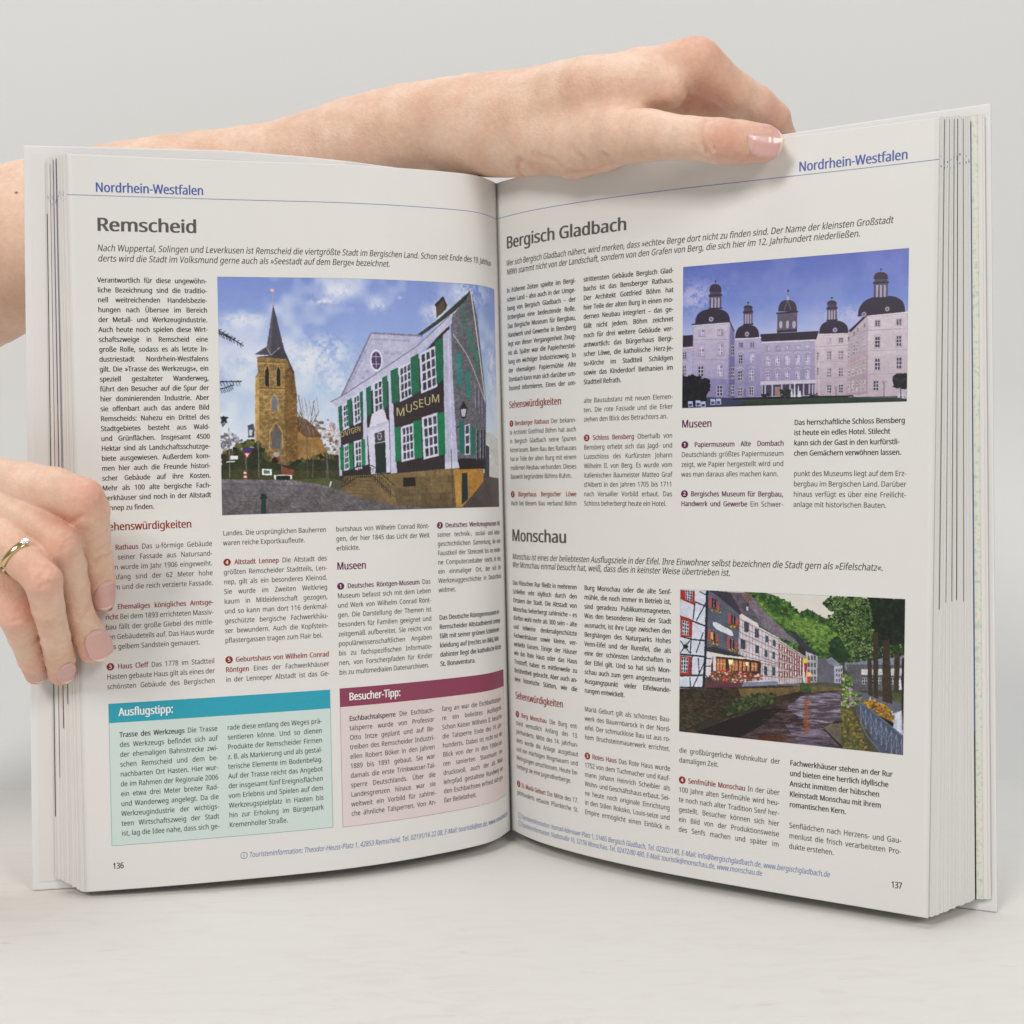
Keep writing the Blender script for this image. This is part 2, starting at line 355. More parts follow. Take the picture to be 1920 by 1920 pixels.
# weight: list of (dx, dy) strikes in em; heavier weights overprint the letter slightly shifted
REG, SEMI, BOLD, HEAVY = ((-.007, 0), (.007, 0)), ((-.015, 0), (.015, 0)), ((-.028, 0), (.028, 0), (0, .010)), ((-.034, -.006), (0, .008), (.034, 0), (-.017, .004), (.017, -.004))
class Ink:
    """collects lettering of one block: 2-D verts in page mm, triangles, material index"""
    def __init__(s): s.V = []; s.F = []; s.M = []; s.n = 0; s.H = []
    def add(s, co, tr, mi, h=0.): s.H.append(np.full(len(co), h)); s.V.append(co); s.F.append(tr+s.n); s.M.append(np.full(len(tr), mi)); s.n += len(co)
    def string(s, txt, x, v, size, bold, mi, xs=.8, slant=0., slope=0., track=0.):
        x0 = x
        for ch in txt:
            co, tr, adv = glyph(ch, bold)
            if co is not None:
                for q, (dx, dy) in enumerate(bold):
                    p = np.stack([x+(co[:, 0]+dx+slant*co[:, 1])*size*xs, v+(co[:, 1]+dy)*size+slope*(x-x0)], 1)
                    s.add(p, tr, mi, .007*q)
            x += (adv+track)*size*xs
        return x
    def disc(s, x, v, r, mi, n=18, ring=0.):
        a = np.linspace(0, 2*np.pi, n, endpoint=False); c = np.stack([np.cos(a), np.sin(a)], 1)
        if ring:
            co = np.concatenate([c*r, c*(r-ring)])+[x, v]; i = np.arange(n); j = (i+1) % n
            s.add(co, np.concatenate([np.stack([i, j, j+n], 1), np.stack([i, j+n, i+n], 1)]), mi)
        else:
            co = np.concatenate([[[0, 0]], c*r])+[x, v]; i = np.arange(n)
            s.add(co, np.stack([i*0, i+1, (i+1) % n+1], 1), mi)
    def build(s, name, page_side, mats, parent, off=.05):
        V = np.concatenate(s.V); F = np.concatenate(s.F); P0 = page_pt(page_side, V[:, 0], V[:, 1], 0)
        P0 = P0+(page_pt(page_side, V[:, 0], V[:, 1], 1)-P0)*(off+np.concatenate(s.H))[:, None]
        return mesh(name, P0, F, mats, parent, fm=np.concatenate(s.M))
def wid(txt, size, bold, xs, track=0.): return sum((glyph(c, bold)[2]+track) for c in txt)*size*xs
MATS = [INK, INKR, INKP, WHITE, INKG, INKB, INKLB]
# line markup: <..> = bold in the accent colour, [n] = numbered badge, trailing | = set ragged
def parse(line):
    toks = []; bold = False; i = 0; cur = ''
    def flush():
        nonlocal cur
        if cur: toks.append((cur, bold)); cur = ''
    while i < len(line):
        ch = line[i]
        if ch == '[': flush(); toks.append((line[i+1], 'badge')); i += 3; continue
        if ch == '<': flush(); bold = True
        elif ch == '>': flush(); bold = False
        elif ch == ' ': flush(); toks.append((' ', 'sp'))
        else: cur += ch
        i += 1
    flush(); return toks
def para(side, x, width, v, lines, name='text_block', bold=False, acc=1, size=2.68, xs=.83, lead=3.78, off=.05, base=0):
    ink = Ink()
    for ln in lines:
        if ln:
            rag = ln.endswith('|'); ln = ln.rstrip('|'); T = parse(ln)
            nat = 0; nsp = 0
            for t, k in T:
                if k == 'sp': nsp += 1
                elif k == 'badge': nat += 3.0/xs*xs
                else: nat += wid(t, size, BOLD if (bold or k) else REG, xs)
            q = xs; spw = .27*size*xs
            if rag or nsp == 0:
                tot = nat+nsp*spw; qq = min(1., width/tot); q = xs*qq; spw *= qq
            else:
                spw = (width-nat)/nsp
                if spw < .2*size*xs:
                    qq = (width-nsp*.2*size*xs)/nat; q = xs*qq; spw = .2*size*xs
            cx = x
            for t, k in T:
                if k == 'sp': cx += spw
                elif k == 'badge':
                    ink.disc(cx+1.38, v+.95, 1.42, acc)
                    ink.string(t, cx+1.38-glyph(t, BOLD)[2]*2.0*.9/2, v+.25, 2.0, BOLD, 3, .9); cx += 3.0
                else:
                    cx = ink.string(t, cx, v, size, BOLD if (bold or k) else REG, acc if k else base, q)
        v -= lead
    # white badge digits sit above their discs
    V = np.concatenate(ink.V); F = np.concatenate(ink.F); mi = np.concatenate(ink.M)
    offs = off+np.concatenate(ink.H)
    if (mi == 3).any(): offs[np.unique(F[mi == 3])] += .03
    P0 = page_pt(side, V[:, 0], V[:, 1], 0)
    return mesh(name, P0 + (page_pt(side, V[:, 0], V[:, 1], 1)-P0)*offs[:, None], F, MATS, page[side], fm=mi)
def line(side, x0, x1, v, txt, size, bold, mi, slant=0., name='heading', v1=None, off=.05, xs=None, mats=None):
    """one line of lettering fitted between x0 and x1"""
    ink = Ink(); q = (x1-x0)/wid(txt, size, bold, 1.) if xs is None else xs
    ink.string(txt, x0, v, size, bold, mi, q, slant, slope=((v1-v)/(x1-x0) if v1 is not None else 0))
    return ink.build(name, side, mats or MATS, page[side], off)

CW = 39.84
XL = [-176.0, -132.1, -88.4, -45.0]; XR = [6.0, 49.6, 93.15, 136.7]
G0, LD = 133.1, 3.78          # left baseline grid
def gl(n): return G0-LD*n
R0, M0 = 232.45, 107.55       # right-hand grids
def gr(n): return R0-LD*n
def gm(n): return M0-LD*n

# left page
patch('header_rule', 'L', -PW, -.6, 264.48, 264.70, .05, INKLB, page['L'], nu=60)
line('L', -176, -136.6, 266.0, 'Nordrhein-Westfalen', 5.0, BOLD, 5, name='running_head', xs=None)
line('L', -175.9, -139.3, 251.1, 'Remscheid', 7.0, HEAVY, 4)
line('L', -175.9, -8.3, 243.4, 'Nach Wuppertal, Solingen und Leverkusen ist Remscheid die viertgrößte Stadt im Bergischen Land. Schon seit Ende des 19. Jahrhun-', 3.45, REG, 0, .2, 'introduction')
line('L', -175.7, -63.3, 239.4, 'derts wird die Stadt im Volksmund gerne auch als »Seestadt auf dem Berge« bezeichnet.', 3.45, REG, 0, .2, 'introduction')
para('L', XL[0], CW, gl(-26), '''Verantwortlich für diese ungewöhn-
liche Bezeichnung sind die traditio-
nell weitreichenden Handelsbezie-
hungen nach Übersee im Bereich
der Metall- und Werkzeugindustrie.
Auch heute noch spielen diese Wirt-
schaftszweige in Remscheid eine
große Rolle, sodass es als letzte In-
dustriestadt Nordrhein-Westfalens
gilt. Die »Trasse des Werkzeugs«, ein
speziell gestalteter Wanderweg,
führt den Besucher auf die Spur der
hier dominierenden Industrie. Aber
sie offenbart auch das andere Bild
Remscheids: Nahezu ein Drittel des
Stadtgebietes besteht aus Wald-
und Grünflächen. Insgesamt 4500
Hektar sind als Landschaftsschutzge-
biete ausgewiesen. Außerdem kom-
men hier auch die Freunde histori-
scher Gebäude auf ihre Kosten.
Mehr als 100 alte bergische Fach-
werkhäuser sind noch in der Altstadt
Lennep zu finden.|'''.split('\n'), bold=True)
line('L', -176, -143.6, 136.7, 'Sehenswürdigkeiten', 4.1, BOLD, 1, name='subheading')
para('L', XL[0], CW, gl(1), '''[1] <Rathaus> Das u-förmige Gebäude
mit seiner Fassade aus Natursand-
stein wurde im Jahr 1906 eingeweiht.
Blickfang sind der 62 Meter hohe
Turm und die reich verzierte Fassade.

[2] <Ehemaliges> <königliches> <Amtsge->
<richt> Bei dem 1893 errichteten Massiv-
bau fällt der große Giebel des mittle-
ren Gebäudeteils auf. Das Haus wurde
aus gelbem Sandstein gemauert.|

[3] <Haus> <Cleff> Das 1778 im Stadtteil
Hasten gebaute Haus gilt als eines der
schönsten Gebäude des Bergischen'''.split('\n'))
para('L', XL[1], CW, gl(0), '''Landes. Die ursprünglichen Bauherren|
waren reiche Exportkaufleute.|

[4] <Altstadt> <Lennep> Die Altstadt des
größten Remscheider Stadtteils, Len-
nep, gilt als ein besonderes Kleinod.
Sie wurde im Zweiten Weltkrieg
kaum in Mitleidenschaft gezogen,
und so kann man dort 116 denkmal-
geschützte bergische Fachwerkhäu-
ser bewundern. Auch die Kopfstein-
pflastergassen tragen zum Flair bei.|

[5] <Geburtshaus> <von> <Wilhelm> <Conrad>
<Röntgen> Eines der Fachwerkhäuser
in der Lenneper Altstadt ist das Ge-'''.split('\n'))
para('L', XL[2], CW, gl(0), '''burtshaus von Wilhelm Conrad Rönt-
gen, der hier 1845 das Licht der Welt
erblickte.|


'''.split('\n'))
line('L', XL[2], -76.4, 117.9, 'Museen', 4.1, BOLD, 2, name='subheading')
para('L', XL[2], CW, gl(6), '''[1] <Deutsches> <Röntgen-Museum> Das
Museum befasst sich mit dem Leben
und Werk von Wilhelm Conrad Rönt-
gen. Die Darstellung der Themen ist
besonders für Familien geeignet und
zeitgemäß aufbereitet. Sie reicht von
populärwissenschaftlichen Angaben
bis zu fachspezifischen Informatio-
nen, von Forscherpfaden für Kinder
bis zu multimedialen Datenarchiven.|'''.split('\n'), acc=2)
para('L', XL[3], CW, gl(0), '''[2] <Deutsches> <Werkzeugmuseum> Mit
seiner technik-, sozial- und kultur-
geschichtlichen Sammlung, die vom
Faustkeil der Steinzeit bis ins moder-
ne Computerzeitalter reicht, ist dies
ein einmaliger Ort, der sich der
Werkzeuggeschichte in Deutschland
widmet.|'''.split('\n'), acc=2)
para('L', XL[3], CW, gl(10), '''Das Deutsche Röntgenmuseum im|
Remscheider Altstadtviertel Lennep|
fällt mit seiner grünen Schieferver-|
kleidung auf (rechts im Bild), links|
dahinter liegt die katholische Kirche|
St. Bonaventura.|'''.split('\n'), bold=True, name='caption')
def tipbox(x0, x1, vb, vt, vh, light, head, lm, title, tx1, cols, acc):
    b = patch('tip_box', 'L', x0, x1, vb, vh, .045, light, page['L'], nu=40)
    patch('tip_box_header', 'L', x0, x1, vh, vt, .05, head, page['L'], nu=40)
    for a, c, d, e in ((x0, x0+.16, vb, vh), (x1-.16, x1, vb, vh), (x0, x1, vb, vb+.16)): patch('box_line', 'L', a, c, d, e, .06, lm, page['L'], nu=30 if c-a > 1 else 2)
    line('L', x0+3.7, tx1, 66.0, title, 4.2, HEAVY, 3, off=.08, name='tip_heading')
    for x, ls in cols: para('L', x, 36.3, 57.9, ls.split('\n'), off=.09, lead=3.745, acc=0)
tipbox(-175.7, -92.15, 16.8, 70.85, 63.5, TEALL, TEAL, LINET, 'Ausflugstipp:', -151.9, ((-171.9, '''<Trasse> <des> <Werkzeugs> Die Trasse
des Werkzeugs befindet sich auf
der ehemaligen Bahnstrecke zwi-
schen Remscheid und dem be-
nachbarten Ort Hasten. Hier wur-
de im Rahmen der Regionale 2006
ein etwa drei Meter breiter Rad-
und Wanderweg angelegt. Da die
Werkzeugindustrie der wichtigs-
teen Wirtschaftszweig der Stadt
ist, lag die Idee nahe, dass sich ge-'''.replace('<','<').replace('>','>')), (-131.95, '''rade diese entlang des Weges prä-
sentieren könne. Und so dienen
Produkte der Remscheider Firmen
z. B. als Markierung und als gestal-
terische Elemente im Bodenbelag.
Auf der Trasse reicht das Angebot
der insgesamt fünf Ereignisflächen
vom Erlebnis und Spielen auf dem
Werkzeugspielplatz in Hasten bis
hin zur Erholung im Bürgerpark
Kremenholler Straße.|''')), 0)
tipbox(-88.4, -5.2, 16.4, 71.0, 63.65, WINEL, WINE, LINEW, 'Besucher-Tipp:', -63.2, ((-84.8, '''<Eschbachtalsperre> Die Eschbach-
talsperre wurde von Professor
Otto Intze geplant und auf Be-
treiben des Remscheider Industri-
ellen Robert Böker in den Jahren
1889 bis 1891 gebaut. Sie war
damals die erste Trinkwasser-Tal-
sperre Deutschlands. Über die
Landesgrenzen hinaus war sie
weltweit ein Vorbild für zahlrei-
che ähnliche Talsperren. Von An-'''), (-44.9, '''fang an war die Eschbachtalsper-
re ein beliebtes Ausflugsziel.
Schon Kaiser Wilhelm II. besuchte
die Talsperre Ende des 19. Jahr-
hunderts. Dabei ist nicht nur der
Blick von der in den 1990er-Jah-
ren sanierten Staumauer ein-
drucksvoll, auch der als Wald-
lehrpfad gestaltete Rundweg um
den Eschbachsee erfreut sich gro-
ßer Beliebtheit.|''')), 0)
def info(side, x, v): 
    ink = Ink(); ink.disc(x, v, 1.35, 6, n=24, ring=.22); ink.string('i', x-.3, v-.85, 2.3, REG, 6, .9); ink.build('info_badge', side, MATS, page[side])
info('L', -126.6, 9.2)
line('L', -124.7, -4.6, 8.3, 'Touristeninformation: Theodor-Heuss-Platz 1, 42853 Remscheid, Tel. 02191/16 22 08, E-Mail: touristik@str.de, www.remscheid.de', 2.8, REG, 6, .2, 'contact_line', v1=7.1)
line('L', -175.5, -171.4, 8.1, '136', 3.1, BOLD, 0, name='page_number')

# right page
patch('header_rule', 'R', .6, PW, 264.78, 265.0, .05, INKLB, page['R'], nu=60)
line('R', 137.1, 175.6, 266.3, 'Nordrhein-Westfalen', 5.0, BOLD, 5, name='running_head')
line('R', 6.2, 69.6, 251.2, 'Bergisch Gladbach', 7.0, HEAVY, 4)
line('R', 5.8, 170.8, 243.8, 'Wer sich Bergisch Gladbach nähert, wird merken, dass »echte« Berge dort nicht zu finden sind. Der Name der kleinsten Großstadt', 3.45, REG, 0, .2, 'introduction')
line('R', 6.0, 159.5, 240.0, 'NRWs stammt nicht von der Landschaft, sondern von den Grafen von Berg, die sich hier im 12. Jahrhundert niederließen.', 3.45, REG, 0, .2, 'introduction')
para('R', XR[0], CW, gr(0), '''In früheren Zeiten spielte im Bergi-
schen Land – also auch in der Umge-
bung von Bergisch Gladbach – der
Erzbergbau eine bedeutende Rolle.
Das Bergische Museum für Bergbau,
Handwerk und Gewerbe in Bensberg
legt von dieser Vergangenheit Zeug-
nis ab. Später war die Papierherstel-
lung ein wichtiger Industriezweig. In
der ehemaligen Papiermühle Alte
Dombach kann man sich darüber um-
fassend informieren. Eines der um-'''.split('\n'), bold=True)
line('R', 6.0, 38.3, 183.3, 'Sehenswürdigkeiten', 4.1, BOLD, 1, name='subheading')
para('R', XR[0], CW, gr(15), '''[1] <Bensberger> <Rathaus> Der bekann-
te Architekt Gottfried Böhm hat auch
in Bergisch Gladbach seine Spuren
hinterlassen. Beim Bau des Rathauses
hat er Teile der alten Burg mit einem
modernen Neubau verbunden. Dieses
Bauwerk begründete Böhms Ruhm.|

[2] <Bürgerhaus> <Bergischer> <Löwe>
Auch bei diesem Bau verband Böhm'''.split('\n'))
para('R', XR[1], CW, gr(0), '''strittensten Gebäude Bergisch Glad-
bachs ist das Bensberger Rathaus.
Der Architekt Gottfried Böhm hat
hier Teile der alten Burg in einen mo-
dernen Neubau integriert – das ge-
fällt nicht jedem. Böhm zeichnet
noch für drei weitere Gebäude ver-
antwortlich: das Bürgerhaus Bergi-
scher Löwe, die katholische Herz-Je-
su-Kirche im Stadtteil Schildgen
sowie das Kinderdorf Bethanien im
Stadtteil Refrath.|'''.split('\n'), bold=True)
para('R', XR[1], CW, gr(13), '''alte Bausubstanz mit neuen Elemen-
ten. Die rote Fassade und die Erker
ziehen den Blick des Betrachters an.|

[3] <Schloss> <Bensberg> Oberhalb von
Bensberg erhebt sich das Jagd- und
Lustschloss des Kurfürsten Johann
Wilhelm II. von Berg. Es wurde vom
italienischen Baumeister Matteo Graf
d’Alberti in den Jahren 1705 bis 1711
nach Versailler Vorbild erbaut. Das
Schloss beherbergt heute ein Hotel.|'''.split('\n'))
line('R', XR[2], 105.3, 172.0, 'Museen', 4.1, BOLD, 2, name='subheading')
para('R', XR[2], CW, gr(18), '''[1] <Papiermuseum> <Alte> <Dombach>
Deutschlands größtes Papiermuseum
zeigt, wie Papier hergestellt wird und
was man daraus alles machen kann.|

[2] <Bergisches> <Museum> <für> <Bergbau,>
<Handwerk> <und> <Gewerbe> Ein Schwer-'''.split('\n'), acc=2)
para('R', XR[3], CW, gr(16), '''Das herrschaftliche Schloss Bensberg|
ist heute ein edles Hotel. Stilecht|
kann sich der Gast in den kurfürstli-|
chen Gemächern verwöhnen lassen.|'''.split('\n'), bold=True, name='caption')
para('R', XR[3], CW, gr(21), '''punkt des Museums liegt auf dem Erz-
bergbau im Bergischen Land. Darüber
hinaus verfügt es über eine Freilicht-
anlage mit historischen Bauten.|'''.split('\n'))
line('R', 6.0, 40.7, 126.4, 'Monschau', 7.0, HEAVY, 4)
line('R', 6.1, 169.0, 118.6, 'Monschau ist eines der beliebtesten Ausflugsziele in der Eifel. Ihre Einwohner selbst bezeichnen die Stadt gern als »Eifelschatz«.', 3.45, REG, 0, .2, 'introduction', v1=119.3)
line('R', 6.0, 113.1, 115.1, 'Wer Monschau einmal besucht hat, weiß, dass dies in keinster Weise übertrieben ist.', 3.45, REG, 0, .2, 'introduction', v1=115.5)
para('R', XR[0], CW, gm(0), '''Das Flüsschen Rur fließt in mehreren
Schleifen sehr idyllisch durch den
Ortskern der Stadt. Die Altstadt von
Monschau beherbergt zahlreiche – es
dürften wohl mehr als 300 sein – alte
und teilweise denkmalgeschützte
Fachwerkhäuser sowie kleine, ver-
winkelte Gassen. Einige der Häuser
wie das Rote Haus oder das Haus
Troistorff, haben es mittlerweile zu
Berühmtheit gebracht. Aber auch an-
dere historische Stätten, wie die'''.split('\n'), bold=True)
line('R', 6.4, 38.2, 58.5, 'Sehenswürdigkeiten', 4.1, BOLD, 1, name='subheading')
para('R', XR[0]+.3, CW, gm(15), '''[1] <Burg> <Monschau> Die Burg ent-
stand vermutlich Anfang des 13.
Jahrhunderts. Mitte des 14. Jahrhun-
derts wurde die Anlage ausgebaut
und von mächtigen Ringmauern und
Wehrgängen umschlossen. Heute be-
herbergt sie eine Jugendherberge.|

[2] <St.> <Mariä> <Geburt> Die Mitte des 17.
Jahrhunderts erbaute Pfarrkirche St.'''.split('\n'))
para('R', XR[1], CW, gm(0), '''Burg Monschau oder die alte Senf-
mühle, die noch immer in Betrieb ist,
sind geradezu Publikumsmagneten.
Was den besonderen Reiz der Stadt
ausmacht, ist ihre Lage zwischen den
Berghängen des Naturparks Hohes
Venn-Eifel und der Rureifel, die als
eine der schönsten Landschaften in
der Eifel gilt. Und so hat sich Mon-
schau auch zum gern angesteuerten
Ausgangspunkt vieler Eifelwande-
rungen entwickelt.|'''.split('\n'), bold=True)
para('R', XR[1], CW, gm(13), '''Mariä Geburt gilt als schönstes Bau-
werk des Bauernbarock in der Nord-
eifel. Der schmucklose Bau ist aus ro-
hem Bruchsteinmauerwerk errichtet.

[3] <Rotes> <Haus> Das Rote Haus wurde
1752 von dem Tuchmacher und Kauf-
mann Johann Heinrich Scheibler als
Wohn- und Geschäftshaus erbaut. Sei-
ne heute noch originale Einrichtung
in den Stilen Rokoko, Louis-seize und
Empire ermöglicht einen Einblick in'''.split('\n'))
para('R', XR[2], CW, gm(16), '''die großbürgerliche Wohnkultur der
damaligen Zeit.|

[4] <Senfmühle> <Monschau> In der über
100 Jahre alten Senfmühle wird heu-
te noch nach alter Tradition Senf her-
gestellt. Besucher können sich hier
ein Bild von der Produktionsweise
des Senfs machen und später im'''.split('\n'))
para('R', XR[3], CW, gm(16), '''Fachwerkhäuser stehen an der Rur|
und bieten eine herrlich idyllische|
Ansicht inmitten der hübschen|
Kleinstadt Monschau mit ihrem|
romantischen Kern.|'''.split('\n'), bold=True, name='caption')
para('R', XR[3], CW, gm(22), '''Senflädchen nach Herzens- und Gau-
menlust die frisch verarbeiteten Pro-
dukte erstehen.|'''.split('\n'))
info('R', 8.0, 7.9); info('R', 8.0, 4.5)
line('R', 9.6, 151.8, 6.9, 'Touristeninformation: Konrad-Adenauer-Platz 1, 51465 Bergisch Gladbach, Tel. 02202/140, E-Mail: info@bergischgladbach.de, www.bergischgladbach.de', 2.8, REG, 6, .2, 'contact_line', v1=8.75)
line('R', 9.4, 126.7, 3.5, 'Touristeninformation: Stadtstraße 16, 52156 Monschau, Tel. 02472/80 480, E-Mail: touristik@monschau.de, www.monschau.de', 2.8, REG, 6, .2, 'contact_line', v1=5.3)
line('R', 173.3, 177.0, 8.6, '137', 3.1, BOLD, 0, name='page_number')


